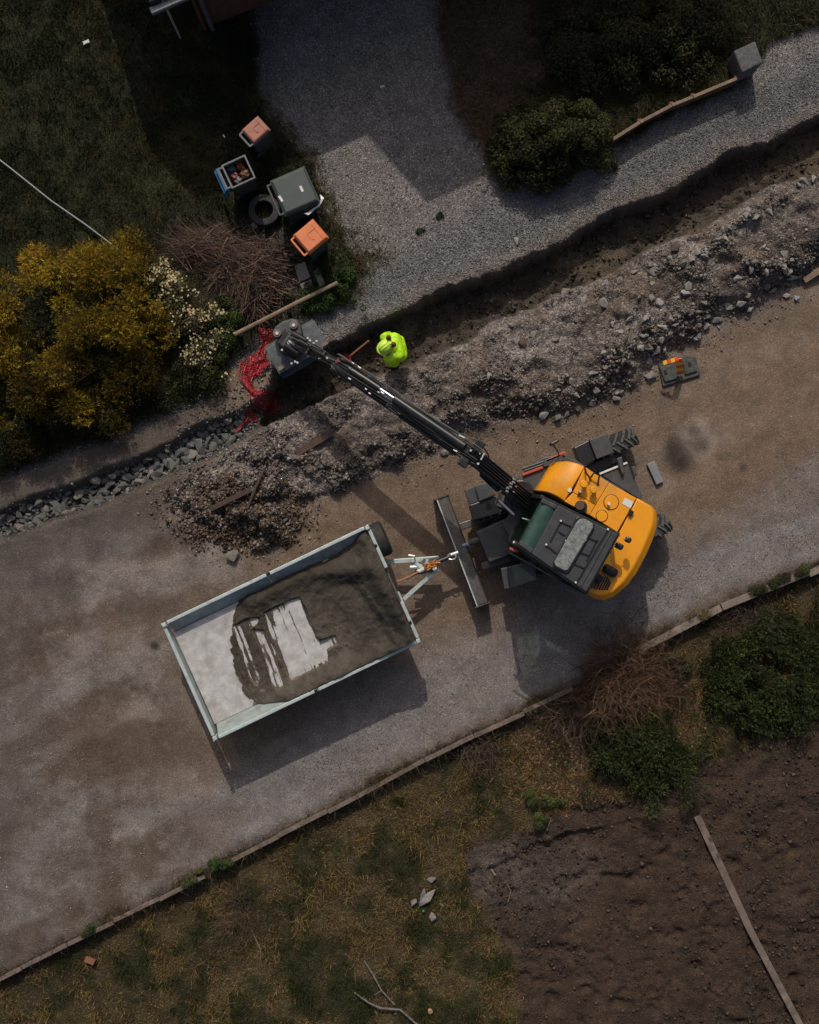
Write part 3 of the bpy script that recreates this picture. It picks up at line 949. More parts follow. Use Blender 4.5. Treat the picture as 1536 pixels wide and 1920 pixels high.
# orange yellow body
under = MB()
under.pxprism([c1(430, 545), c1(500, 425), c1(560, 320), c1(630, 205), c1(890, 370), c1(1180, 535), c1(1330, 640), c1(1350, 780), c1(1170, 1250), c1(920, 1500), c1(760, 1520), c1(690, 1470), c1(980, 890), c1(440, 560)], 1.22, 1.82)
body = under.build('body', M['black'], exc)


def panel(pts, z0, z1, name, bevel=.012, grow=-0.35):
    q = [Vector(p) for p in pts]
    c = sum((Vector((p[0], p[1])) for p in pts), Vector((0, 0))) / len(pts)
    pp_ = []
    for p in pts:
        d = Vector((p[0], p[1])) - c
        pp_.append(tuple(Vector((p[0], p[1])) + d.normalized() * grow))
    return MB().pxprism(pp_, z0, z1).build(name, M['yellow'], exc, bevel=bevel)


# rounded front hood: falls away towards the front
fh = MB()
front_edge = [c1(135, 440), c1(185, 355), c1(240, 270), c1(312, 152)]
back_edge = [c1(432, 552), c1(500, 435), c1(560, 330), c1(640, 192)]
rings = []
NR = 9
outer = []
for i in range(NR):
    t = i / (NR - 1)
    zz = 1.95 - .30 * (1 - t) ** 2.4
    row = []
    for k in range(4):
        fx = front_edge[k][0] * (1 - t) + back_edge[k][0] * t
        fy = front_edge[k][1] * (1 - t) + back_edge[k][1] * t
        if k == 3:      # bulging right edge
            bul = math.sin(math.pi * t) * 6.0
            fx += bul * .25
            fy -= bul
        if k == 0:
            bul = math.sin(math.pi * t) * 5.0
            fx += bul * .3
            fy -= bul * .9
        row.append(W(fx, fy, zz - (.05 if k in (0, 3) else 0)))
    base = [Vector((row[3].x, row[3].y, 1.22)), Vector((row[0].x, row[0].y, 1.22))]
    rings.append(row + base)
fh.loft(rings)
fh.build('front_hood', M['yellow'], exc, bevel=.02, smooth=True, angle=50)
panel([c1(640, 192), c1(765, 275), c1(890, 355), c1(752, 582), c1(518, 458)], 1.3, 1.95, 'engine_cover')
panel([c1(518, 458), c1(752, 582), c1(690, 692), c1(430, 552)], 1.3, 1.945, 'engine_cover')
panel([c1(890, 355), c1(1030, 435), c1(1175, 515), c1(975, 868), c1(690, 692)], 1.3, 1.95, 'engine_cover')
cw = MB()
top = [c1(1178, 520), c1(1310, 600), c1(1338, 650), c1(1345, 700), c1(1330, 800), c1(1290, 910), c1(1220, 1070), c1(1130, 1235), c1(1040, 1370), c1(920, 1480), c1(840, 1510), c1(770, 1512), c1(668, 1482), c1(985, 884)]
out_ = [c1(1180, 512), c1(1342, 606), c1(1376, 665), c1(1386, 740), c1(1376, 830), c1(1340, 950), c1(1268, 1115), c1(1182, 1275), c1(1085, 1410), c1(945, 1528), c1(845, 1566), c1(765, 1560), c1(660, 1495), c1(985, 890)]
r0 = [W(*p, 1.93) for p in top]
r1 = [W(*p, 1.80) for p in out_]
r2 = [Vector((p.x, p.y, 1.25)) for p in r1]
r3 = [Vector((p.x * .96 + W(1090, 990, 1.8).x * .04, p.y * .96 + W(1090, 990, 1.8).y * .04, 1.0)) for p in r1]
cw.loft([r3, r2, r1, r0])
cweight = cw.build('counterweight', M['yellow'], exc, bevel=.02, smooth=True, angle=30)
ex_top = 1.95
for (x, y), r, h in ((c1(632, 370), .064, .17), (c1(733, 430), .06, .15)):
    MB().disc(W(x, y, ex_top + h + .03) - Vector((0, 0, .03)), (0, 0, 1), r, .06, 20).build('filler_cap', M['yellow'], exc, bevel=.012, smooth=True)
    MB().disc(W(x, y, ex_top + .04), (0, 0, 1), r * .6, .1, 14).build('cap_neck', M['black'], exc)
for (x, y), r in ((c1(912, 558), .128), (c1(815, 700), .10)):
    n = 40
    rb = MB()
    cc = W(x, y, ex_top + .004)
    rb.tube([cc + Vector((math.cos(a), math.sin(a), 0)) * r for a in [2 * math.pi * k / n for k in range(n + 1)]], .006, 5, caps=False)
    rb.build('lid_seam', M['black'], exc)
    MB().disc(cc + Vector((0, 0, .004)), (0, 0, 1), r - .006, .012, 30).build('round_lid', M['yellow'], exc, bevel=.004)
MB().disc(W(*c1(885, 575), 2.0), (0, 0, 1), .025, .08, 12).build('lid_latch', M['white'], exc)
MB().disc(W(*c1(590, 447), 2.02), (0, 0, 1), .022, .1, 10).build('lid_latch', M['silver'], exc)
MB().bar(W(*c1(588, 455), 1.97), W(*c1(568, 490), 1.97), .025, .02).build('latch_handle', M['black'], exc)
MB().tube([W(*c1(592, 590), 1.9), W(*c1(590, 588), 2.16)], .078, 18).build('exhaust_pipe', surf('rustbrown', (0.10, 0.058, 0.045), .7, .3, .4, 20), exc, smooth=True)
MB().disc(W(*c1(600, 605), 1.98), (0, 0, 1), .105, .05, 20).build('exhaust_collar', M['black'], exc)
MB().pxprism([c1(1055, 512), c1(1142, 555), c1(1112, 620), c1(1022, 572)], 1.955, 1.958).build('sticker', M['white'], exc)
MB().disc(W(*c1(485, 432), 1.953), (0, 0, 1), .038, .006, 16).build('sticker', M['white'], exc)
MB().pxprism([c1(1100, 625), c1(1150, 655), c1(1120, 705), c1(1085, 685)], 1.95, 2.0).build('hinge', M['black'], exc, bevel=.01)
for pts in ([(640, 195, 1.95), (652, 255, 2.08), (680, 290, 2.08), (700, 325, 1.96)], [(690, 320, 1.96), (735, 255, 2.1), (790, 285, 2.1), (772, 380, 1.96)]):
    MB().tube([W(*c1(x, y), z) for x, y, z in pts], .016, 7).build('handrail', M['black'], exc, smooth=True)
for q in ((1085, 945, 56, 52), (992, 1010, 76, 56)):
    cx, cy, w_, h_ = q
    MB().box(W(*c1(cx, cy), 2.35), (w_ / 548, h_ / 548, .14), math.radians(-28)).build('work_light', M['black'], exc, bevel=.03)
    MB().tube([W(*c1(cx - 45, cy - 10), 2.4), W(*c1(cx, cy), 2.35)], .012, 6).build('light_bracket', M['silver'], exc)
MB().box(W(*c1(900, 1262), 2.0), (.27, .16, .14), math.radians(-30)).build('air_intake', M['black'], exc, bevel=.055, seg=3)
for k in range(7):
    t = k / 6.0
    a = (705 + 160 * t, 1425 + 22 * t)
    L_ = 70 + 90 * math.sin(math.pi * (.15 + t * .75))
    MB().bar(W(*c1(a[0], a[1] + L_ * .14), 1.928), W(*c1(a[0] + L_ * .5 - 10, a[1] - L_ * .72), 1.936), .030, .02).build('grille_slot', M['black'], exc)
MB().pxprism([c1(740, 1310), c1(800, 1290), c1(830, 1370), c1(775, 1400)], 1.96, 2.12).build('work_light', M['black'], exc, bevel=.02)

# cab: frame, glass and roof
ZR = 2.75
roof_px = [(1018, 933), (1159.5, 1002), (1100, 1111), (971, 1021)]
RP = [W(x, y, ZR) for x, y in roof_px]
fx_ = (RP[0] + RP[3]) / 2 - (RP[1] + RP[2]) / 2
fx_.normalize()
BP = [Vector((p.x, p.y, 1.22)) for p in RP]
BP[0] += fx_ * .02
BP[3] += fx_ * .02
MP = [Vector((p.x, p.y, 1.80)) for p in RP]
MP[0] += fx_ * .05
MP[3] += fx_ * .05
cab = MB()
for i in range(4):     # pillars
    cab.bar(BP[i], MP[i], .075, .075)
    cab.bar(MP[i], RP[i] - Vector((0, 0, .04)), .07, .07)
mid_l = (RP[2] * .45 + RP[3] * .55)
cab.bar(Vector((mid_l.x, mid_l.y, 1.22)), mid_l - Vector((0, 0, .04)), .06, .06)
for i in range(4):
    j = (i + 1) % 4
    cab.bar(BP[i], BP[j], .08, .1)
    if i != 3: cab.bar(RP[i] - Vector((0, 0, .06)), RP[j] - Vector((0, 0, .06)), .06, .06)
# lower panels
cab.hexa([BP[1], BP[2], BP[2] + fx_ * .04, BP[1] + fx_ * .04] + [p + Vector((0, 0, .55)) for p in (BP[1], BP[2], BP[2] + fx_ * .04, BP[1] + fx_ * .04)])
cab_o = cab.build('cab_frame', M['black'], exc, bevel=.012)
MB().hexa([p + Vector((0, 0, .0)) for p in BP] + [p + Vector((0, 0, .04)) for p in BP]).build('cab_floor', M['black'], exc)
gl = [('windscreen', MP[3], MP[0], RP[0], RP[3]), ('windscreen', BP[3], BP[0], MP[0], MP[3]), ('side_window', BP[2], BP[3], RP[3], RP[2]), ('side_window', BP[0], BP[1], RP[1], RP[0]), ('rear_window', MP[1], MP[2], RP[2], RP[1])]
for nm, a, b, c, d in gl:
    n_ = (b - a).cross(d - a).normalized() * .006
    ins = lambda p: p + ((a + b + c + d) / 4 - p) * .03
    q = [ins(p) for p in (a, b, c, d)]
    MB().hexa([p - n_ for p in q] + [p + n_ for p in q]).build(nm, M['cabglass'], exc)
# seat inside
sc = (BP[0] + BP[1] + BP[2] + BP[3]) / 4
st = MB()
st.box(sc + Vector((0, 0, .42)), (.5, .48, .16), math.atan2(fx_.y, fx_.x))
st.box(sc - fx_ * .26 + Vector((0, 0, .80)), (.14, .46, .66), math.atan2(fx_.y, fx_.x))
st.build('seat', M['black'], exc, bevel=.05)
# roof shell: skylight opening left free at the front
sky_px = [c1(215, 545), c1(350, 590), c1(112, 1052), c1(0, 1000)]
ro = MB()
fr_r, fr_l = W(1018, 933, ZR), W(971, 1021, ZR)
sk = [W(x, y, ZR) for x, y in sky_px]
back_r = RP[1]
back_l = RP[2]
t1 = W(*c1(372, 575), ZR)
t2 = W(*c1(135, 1085), ZR)
def slab(pts, z0=-.07, z1=.0):
    ro.hexa([p + Vector((0, 0, z0)) for p in pts] + [p + Vector((0, 0, z1)) for p in pts])
def lerp(a, b, t): return a * (1 - t) + b * t
rr_, rl_ = lerp(RP[0], RP[1], .20), lerp(RP[3], RP[2], .20)
slab([rl_, back_l, back_r, rr_])
slab([RP[3], rl_, lerp(rl_, rr_, .10), lerp(RP[3], RP[0], .10)])
slab([lerp(RP[3], RP[0], .90), lerp(rl_, rr_, .90), rr_, RP[0]])
roof = ro.build('cab_roof', M['roofgrey'], exc, bevel=.022, seg=3)
# skylight: gently arched green pane
n = 9
a0, a1 = lerp(RP[3], RP[0], .085), lerp(RP[3], RP[0], .915)
b0_, b1_ = lerp(rl_, rr_, .085), lerp(rl_, rr_, .915)
sm = MB()
rings = []
for e0, e1 in ((a0, b0_), (a1, b1_)):
    up_, dn_ = [], []
    for k in range(n):
        t = k / (n - 1)
        p = lerp(e0, e1, t)
        zz = .035 * math.sin(math.pi * t) - .045 - .05 * (1 - t) ** 3
        up_.append(p + Vector((0, 0, zz)))
        dn_.append(p + Vector((0, 0, zz - .012)))
    rings.append(up_ + dn_[::-1])
sm.loft(rings)
sm.build('skylight', M['greenglass'], roof, smooth=True)
hb = MB().pxprism([c1(575, 700), c1(740, 780), c1(735, 830), c1(475, 1280), c1(430, 1285), c1(310, 1220), c1(310, 1180), c1(545, 720)], ZR + .003, ZR + .045, ZR).build('hatch_frame', M['black'], roof, bevel=.015)
MB().pxprism([c1(585, 728), c1(640, 730), c1(715, 775), c1(722, 815), c1(465, 1245), c1(430, 1258), c1(335, 1210), c1(322, 1170), c1(545, 770)], ZR + .046, ZR + .062, ZR).build('hatch_pane', M['hatch'], roof, bevel=.008)
for a, b in (((393, 760), (285, 965)), ((393, 760), (530, 822)), ((245, 1000), (352, 1083)), ((770, 945), (660, 1160)), ((690, 925), (775, 965)), ((640, 1240), (530, 1190)), ((882, 838), (640, 1245)), ((640, 1245), (552, 1390)), ((600, 1075), (690, 1110)), ((370, 860), (440, 900))):
    MB().bar(W(*c1(*a), ZR + .010), W(*c1(*b), ZR + .010), .022, .02).build('roof_rib', M['black'], roof)
MB().bar(W(*c1(910, 860), ZR + .006), W(*c1(600, 1420), ZR + .006), .03, .03).build('roof_rib', M['roofgrey'], roof, bevel=.008)
for x, y in ((393, 748), (243, 993), (877, 835), (546, 1382), (440, 950), (650, 950), (500, 985)):
    MB().disc(W(*c1(x, y), ZR + .03), (0, 0, 1), .016 if x not in (440, 650, 500) else .008, .04, 10).build('bolt', M['white'], roof)
MB().tube([W(*c1(-130, 1080), 2.62), W(*c1(280, 1310), 2.66), W(*c1(640, 1500), 2.4)], .016, 6).build('grab_rail', M['darkglass'], exc, smooth=True)
MB().bar(W(*c2(920, 1345), 2.4), W(*c2(1010, 1385), 2.4), .04, .04).build('side_marker', M['redmark'], exc)
MB().bar(W(*c2(1060, 1012), 2.3), W(*c2(1145, 1035), 2.4), .018, .012).build('wiper', M['silver'], exc)
MB().bar(W(*c2(800, 815), 1.5), W(*c2(968, 975), 1.5), .035, .03).build('piston_rod', M['chrome'], exc)
for p in (c2(970, 1280),):
    MB().disc(W(*p, 2.5), (0, 0, 1), .022, .05, 10).build('bolt', M['white'], exc)

# boom, arm and their hydraulics
P0, P1, P2, P3 = W(978, 930, 1.45), W(876, 846, 2.32), W(652, 694, 1.92), W(560, 645, 1.22)


def taper_bar(mb, a, b, wa, ha, wb_, hb_):
    d = (b - a).normalized()
    s = d.cross(Vector((0, 0, 1))).normalized()
    u = s.cross(d).normalized()
    ra = [a - s * wa / 2 - u * ha / 2, a + s * wa / 2 - u * ha / 2, a + s * wa / 2 + u * ha / 2, a - s * wa / 2 + u * ha / 2]
    rb2 = [b - s * wb_ / 2 - u * hb_ / 2, b + s * wb_ / 2 - u * hb_ / 2, b + s * wb_ / 2 + u * hb_ / 2, b - s * wb_ / 2 + u * hb_ / 2]
    mb.loft([ra, rb2])


bm1 = MB()
taper_bar(bm1, P0 + (P0 - P1) * .08, P1, .30, .36, .23, .34)
boom = bm1.build('boom', M['boom'], exc, bevel=.03)
sw = MB()
sw.disc(W(975, 925, 1.30), (0, 0, 1), .24, .42, 22)
sw.box(W(968, 920, 1.3), (.42, .36, .36), math.radians(-33))
sw.build('boom_foot', M['black'], exc, bevel=.03)
bm2 = MB()
taper_bar(bm2, P1 + (P1 - P2) * .03, P2, .19, .30, .15, .24)
arm1 = bm2.build('outer_boom', M['boom'], exc, bevel=.03)
bm3 = MB()
taper_bar(bm3, P2 + (P2 - P3) * .10 - Vector((0, 0, .02)), P3, .17, .27, .16, .20)
arm2 = bm3.build('dipper_arm', M['boom'], exc, bevel=.025)
sd2 = (P2 - P1).normalized().cross(Vector((0, 0, 1))).normalized()      # sideways of the boom


def along(t, side=0.0, up=0.0, a=P1, b=P2):
    d = (b - a).normalized()
    s = d.cross(Vector((0, 0, 1))).normalized()
    return a + (b - a) * t + s * side + s.cross(d).normalized() * up


MB().tube([along(.02, .03, .20), along(.60, .03, .20)], .074, 18).build('hydraulic_cylinder', M['boom'], exc, smooth=True)
MB().tube([along(.60, .03, .20), along(.72, .03, .195)], .034, 12).build('piston_rod', M['chrome'], exc, smooth=True)
MB().tube([along(.72, .03, .195), along(.80, .03, .19), along(.98, .02, .16)], .062, 12).build('rod_eye', M['black'], exc, smooth=True)
MB().tube([along(.05, -.13, -.02), along(.52, -.13, -.03)], .052, 14).build('hydraulic_cylinder', M['black'], exc, smooth=True)
MB().tube([along(.52, -.15, -.03), along(.62, -.13, -.02)], .026, 10).build('piston_rod', M['chrome'], exc, smooth=True)
MB().tube([along(.62, -.13, .02), along(1.10, -.12, .02)], .045, 10).build('hydraulic_cylinder', M['boom'], exc, smooth=True)
for k, (o_, z_) in enumerate(((.12, .19), (.145, .15), (-.055, .19), (-.085, .17), (-.115, .12), (.10, .23), (-.15, .06))):
    pts = [along(t, o_ + .012 * math.sin(t * 9 + k), z_ + .01 * math.sin(t * 13 + k * 2)) for t in [i / 10 for i in range(-1, 12)]]
    MB().tube(pts, .013 if k % 3 != 1 else .010, 6).build('hose', M['black'] if k % 3 != 1 else M['galvdark'], exc, smooth=True)
rj = random.Random(12)
for k in range(16):
    t_ = rj.choice([.04, .08, .30, .55, .66, .70, .78, .84, .88, .92, .97, 1.02]) + rj.uniform(-.02, .02)
    p = along(t_, rj.uniform(-.14, .14), .21)
    dd = (P2 - P1).normalized()
    MB().tube([p - dd * rj.uniform(.012, .04), p + dd * rj.uniform(.012, .03)], rj.uniform(.010, .019), 7).build('hose_coupling', M['silver'], exc)
for k in range(4):
    o_ = -.09 + k * .06
    pts = [along(t, o_ + .02 * math.sin(t * 7 + k), .13 + .03 * math.sin(t * 5 + k), P2, P3) for t in (-.15, .1, .35, .6, .85, 1.1)]
    MB().tube(pts, .013, 6).build('hose', M['galvdark'] if k == 2 else M['black'], exc, smooth=True)
for t_ in (.15, .42, .7):
    a_, b_2 = along(t_, -.10, .14, P2, P3), along(t_, .10, .14, P2, P3)
    MB().bar(a_, b_2, .03, .03).build('hose_clamp', M['darkgrey'], exc)
# bundle of hoses over the boom foot, with bright couplings
for k in range(6):
    o_ = -.12 + k * .048
    pts = [along(t, o_ + .01 * math.sin(k), .20 + .03 * math.sin(math.pi * max(0, min(1, t))), P0, P1) for t in (-.12, .1, .35, .6, .85, 1.0)]
    MB().tube(pts, .018, 7).build('hose', M['black'], exc, smooth=True)
    p = along(.34 + .02 * (k % 2), o_, .245, P0, P1)
    dd = (P1 - P0).normalized()
    MB().tube([p - dd * .025, p + dd * .025], .02, 8).build('hose_coupling', M['silver'], exc)
    if k % 2:
        p = along(.24 + .01 * k, o_ + .02, .235, P0, P1)
        MB().tube([p - dd * .016, p + dd * .016], .014, 8).build('hose_coupling', M['silver'], exc)
for (x, y, z) in (c4(400, 318) + (2.05,), c4(432, 330) + (2.05,), c4(920, 695) + (2.25,), c4(560, 570) + (2.2,), c2(593, 292) + (2.5,), c2(570, 410) + (2.5,), c2(490, 263) + (2.5,), c4(865, 785) + (2.1,), c4(1435, 1090) + (2.3,)):
    MB().disc(W(x, y, z), (0, 0, 1), .022, .05, 8).build('grease_fitting', M['silver'], exc)
for a, b, z in ((c4(1300, 920), c4(1370, 955), 2.5), (c4(1120, 935), c4(1090, 980), 2.35), (c4(520, 568), c4(500, 600), 2.15), (c2(640, 295), c2(600, 370), 2.52), (c4(445, 460), c4(580, 545), 2.22), (c4(465, 510), c4(508, 535), 2.15)):
    MB().bar(W(*a, z), W(*b, z), .028, .02).build('hose_clip', M['silver'], exc, bevel=.006)
MB().tube([W(*c4(0, 75), 1.7), W(*c4(60, 95), 1.75), W(*c4(220, 210), 1.95), W(*c4(400, 315), 2.1), W(*c4(600, 480), 2.2), W(*c4(920, 690), 2.3), W(*c4(1290, 930), 2.42)], .012, 6).build('steel_pipe', M['galvdark'], exc, smooth=True)
MB().box(W(*c4(620, 625), 2.05), (.17, .10, .10), math.radians(-33)).build('valve_block', M['pipe'], exc, bevel=.02)
MB().disc(W(*c4(680, 662), 2.07), (P2 - P1), .035, .05, 12).build('valve_cap', surf('capred', (.5, .10, .03), .5), exc)
for x, y in ((899.5, 834), (869, 868)):
    b_ = MB().box(W(x, y, 2.40), (.17, .13, .15), math.radians(-33)).build('work_lamp', M['black'], exc, bevel=.02)
    MB().box(W(x - 4, y - 3, 2.40), (.05, .10, .11), math.radians(-33)).build('lamp_lens', M['greenglass'], b_)
MB().tube([W(*c2(640, 240), 2.4), W(*c2(680, 300), 2.3), W(*c2(690, 350), 2.2)], .012, 6).build('hose', M['black'], exc)
MB().tube([W(*c2(520, 430), 2.3), W(*c2(600, 500), 2.0), W(*c2(600, 540), 1.8), W(*c2(700, 640), 1.7), W(*c2(780, 690), 1.5)], .022, 7).build('hose', M['black'], exc, smooth=True)
MB().tube([W(*c2(620, 520), 1.75), W(*c2(800, 690), 1.55)], .07, 12).build('hydraulic_cylinder', M['boom'], exc, smooth=True)

# tilting coupler and wide ditch bucket
wd = Vector((0.868, 0.496, 0)).normalized()        # along the bucket's width
fd = Vector((0.496, -0.868, 0)).normalized()       # towards its mouth
BL, BR = W(499, 655, .78), W(589, 603, .78)
prof = [(.00, .78), (.25, .745), (.50, .70), (.50, .675), (.25, .72), (.06, .74), (-.05, .62), (-.06, .42), (.02, .24), (.20, .13), (.52, .10), (.52, .075), (.18, .10), (-.02, .215), (-.09, .42), (-.08, .64)]
bk = MB()
bk.loft([[Vector((e.x, e.y, 0)) + fd * p + Vector((0, 0, z + .02)) for p, z in prof] for e in (BL, BR)])
bucket = bk.build('bucket', M['bucketsteel'], exc, bevel=.006)
for e, sg in ((BL, -1), (BR, 1)):
    sp = MB()
    o8 = [(-.03, .70), (.03, .77), (.50, .70), (.52, .10), (.20, .12), (.02, .24), (-.06, .42)]
    e_ = Vector((e.x, e.y, 0)) + wd * sg * .003
    sp.loft([[e_ + wd * q + fd * p + Vector((0, 0, z + .02)) for p, z in o8] for q in (-.012, .012)])
    sp.build('side_plate', M['bucketsteel'], bucket)
MB().pxprism([c7(245, 645), c7(300, 610), c7(325, 640), c7(265, 680)], .79, .80, .78).build('wear_plate', M['wood'], bucket)
MB().pxprism([c7(735, 370), c7(790, 345), c7(805, 380), c7(740, 415)], .77, .80, .78).build('wear_plate', M['wood'], bucket)
cp = MB()
cp.pxprism([c7(180, 240), c7(215, 185), c7(290, 130), c7(390, 95), c7(470, 110), c7(500, 180), c7(520, 290), c7(420, 300), c7(330, 250), c7(280, 310), c7(195, 320)], .80, 1.02)
coup = cp.build('quick_coupler', M['darkgrey'], exc, bevel=.04, seg=3)
for x, y in (c7(235, 265), c7(418, 175)):
    MB().disc(W(x, y, 1.04), (0, 0, 1), .075, .06, 18).build('coupler_pin', surf('pinmud', (.15, .125, .11), .8, 0, .4, 20), coup, bevel=.01)
    MB().disc(W(x, y, 1.075), (0, 0, 1), .03, .03, 10).build('pin_bolt', M['silver'], coup)
rt = MB()
rt.box(W(*c7(390, 380), 1.02), (.40, .30, .26), math.radians(-35))
rt.disc(W(*c7(400, 390), .86), (0, 0, 1), .24, .2, 24)
rt.build('tilt_rotator', M['black'], exc, bevel=.03)
MB().pxprism([c7(375, 300), c7(425, 345), c7(445, 410), c7(410, 400), c7(332, 370)], 1.165, 1.18).build('cover_plate', M['silver'], exc)
MB().pxprism([c7(270, 405), c7(370, 255), c7(400, 275), c7(310, 420)], 1.0, 1.2).build('bracket', M['darkgrey'], exc, bevel=.02)
MB().tube([W(*c7(505, 400), 1.28), W(*c7(665, 500), 1.5)], .018, 8).build('piston_rod', M['chrome'], exc, smooth=True)
MB().tube([W(*c7(330, 400), 1.15), W(*c7(480, 490), 1.3)], .045, 10).build('hydraulic_cylinder', M['boom'], exc, smooth=True)
MB().tube([W(*c7(420, 270), 1.2), W(*c7(560, 350), 1.3)], .05, 10).build('hydraulic_cylinder', M['boom'], exc, smooth=True)
for k in range(5):
    a = c7(360 + k * 30, 300 + k * 35)
    b = c7(760 + k * 12, 520 + k * 22)
    MB().tube([W(*a, 1.15), W((a[0] + b[0]) / 2 + 4 * math.sin(k), (a[1] + b[1]) / 2 - 3 + 3 * math.cos(k * 2), 1.62), W(*b, 1.85)], .014, 6).build('hose', M['black'], exc, smooth=True)
for x, y, z in (c7(575, 320) + (1.35,), c7(600, 345) + (1.35,), c7(640, 378) + (1.35,), c7(672, 352) + (1.36,), c7(290, 450) + (1.15,), c7(435, 580) + (1.2,), c7(460, 590) + (1.2,), c7(395, 600) + (1.1,), c7(440, 405) + (1.25,), c7(705, 550) + (1.72,), c7(790, 540) + (1.78,), c7(1070, 720) + (2.0,)):
    MB().disc(W(x, y, z), (0, 0, 1), .02, .04, 8).build('hose_coupling', M['silver'], exc)
MB().disc(W(*c7(918, 578), 1.95), (0, 0, 1), .03, .03, 10).build('pin_cap', surf('pinred', (.45, .02, .04), .5), exc)
MB().tube([W(*c7(360, 540), .9), W(*c7(470, 600), 1.0)], .06, 10).build('hydraulic_cylinder', M['darkgrey'], exc, smooth=True)

# ------------------------------------------------------------------ tipping trailer
trl = empty('tipping_trailer', G(545, 1180), 'galvanised tipping trailer with half emptied grey bed', 'trailer')
ZT, ZF = 1.12, .86
T = [W(309, 1171, ZT), W(689, 989, ZT), W(786, 1196, ZT), W(404, 1383, ZT)]     # left-top, right-top, right-bottom, left-bottom
e1 = (T[1] - T[0]).normalized()                  # towards the drawbar
e2 = (T[3] - T[0]).normalized()
TLn, TWd = (T[1] - T[0]).length, (T[3] - T[0]).length
def tt(a, b, z): return T[0] + e1 * a + e2 * b + Vector((0, 0, z - ZT))
INS = .20
MB().hexa([tt(.03, INS, ZF - .05), tt(.03, TWd - INS, ZF - .05), tt(TLn - .03, TWd - INS, ZF - .05), tt(TLn - .03, INS, ZF - .05),
           tt(.03, INS, ZF), tt(.03, TWd - INS, ZF), tt(TLn - .03, TWd - INS, ZF), tt(TLn - .03, INS, ZF)]).build('bed_floor', M['bed'], trl)


def board_(a0, b0, a1, b1, ina, inb, name='side_board'):
    """a side board between two top points, its foot set in by (ina, inb)"""
    th = .03
    top0, top1 = tt(a0, b0, ZT), tt(a1, b1, ZT)
    f0, f1 = tt(a0 + ina, b0 + inb, ZF - .02), tt(a1 + ina, b1 + inb, ZF - .02)
    outv = (e1 * -ina + e2 * -inb)
    outv = outv.normalized() * th if outv.length > 1e-6 else Vector((0, 0, 0))
    m = MB()
    m.hexa([f0, f1, f1 + outv, f0 + outv, top0, top1, top1 + outv, top0 + outv])
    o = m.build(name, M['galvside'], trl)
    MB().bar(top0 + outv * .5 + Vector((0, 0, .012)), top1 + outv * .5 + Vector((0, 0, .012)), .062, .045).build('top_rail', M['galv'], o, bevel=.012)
    return o


half = TLn * .505
board_(.06, 0, half - .006, 0, 0, INS)
board_(half + .006, 0, TLn - .05, 0, 0, INS)
board_(.06, TWd, half - .006, TWd, 0, -INS)
board_(half + .006, TWd, TLn - .05, TWd, 0, -INS)
board_(0, .05, 0, TWd - .05, .012, 0, 'tailgate')
board_(TLn, .05, TLn, TWd * .36, -.03, 0, 'front_board')
board_(TLn, TWd * .66, TLn, TWd - .05, -.03, 0, 'front_board')
m = MB()
f0 = [tt(TLn - .02, TWd * .36, ZF), tt(TLn - .02, TWd * .66, ZF)]
m.hexa([f0[0], f0[1], f0[1] + e1 * .03, f0[0] + e1 * .03] + [p + Vector((0, 0, ZT - ZF - .08)) for p in (f0[0], f0[1], f0[1] + e1 * .03, f0[0] + e1 * .03)])
m.build('front_board', M['galvdark'], trl)
for a, b in ((0, 0), (0, TWd), (TLn, 0), (TLn, TWd)):
    p = tt(a, b, 0)
    MB().box(Vector((p.x, p.y, (ZF + ZT) / 2 + .03)), (.075, .075, ZT - ZF + .10), math.atan2(e1.y, e1.x)).build('corner_post', M['galv'], trl, bevel=.012)
for b, sg in ((-.02, -1), (TWd + .02, 1)):
    p = tt(half, b, 0)
    MB().box(Vector((p.x, p.y, (ZF + ZT) / 2)), (.07, .07, ZT - ZF + .03), math.atan2(e1.y, e1.x)).build('side_post', M['galvdark'], trl, bevel=.01)
for a, b in ((TLn + .0, TWd * .16), (TLn + .0, TWd * .84), (half + .04, -.02), (half - .04, TWd + .02)):
    MB().box(tt(a, b, ZT + .03), (.06, .06, .05), math.atan2(e1.y, e1.x)).build('latch', M['black'], trl, bevel=.01)
for a, b in ((-.03, -.03), (-.03, TWd + .03), (TLn + .02, -.04)):
    MB().tube([tt(a, b, ZT - .05), tt(a, b, ZT + .07)], .016, 8).build('hinge_pin', M['silver'], trl)
# chassis, axles, wheels
fr2 = MB()
for b in (.5, TWd - .5):
    fr2.bar(tt(.15, b, .60), tt(TLn - .1, b, .60), .09, .14)
    fr2.bar(tt(.15, b, .72), tt(TLn - .1, b, .72), .12, .10)
for a in (.4, 1.3, 2.2, 3.1, TLn - .2):
    fr2.bar(tt(a, .25, .785), tt(a, TWd - .25, .785), .07, .04)
fr2.build('frame', M['galvdark'], trl)
for a in (TLn * .40, TLn * .58):
    MB().bar(tt(a, .2, .32), tt(a, TWd - .2, .32), .08, .08).build('axle', M['galvdark'], trl)
    for b in (.26, TWd - .26):
        w = MB().disc(tt(a, b, .32), e2, .32, .2, 26).build('wheel', M['rubber'], trl, bevel=.05, seg=3)
        MB().disc(tt(a, b, .32), e2, .18, .215, 18).build('rim', M['galv'], w)
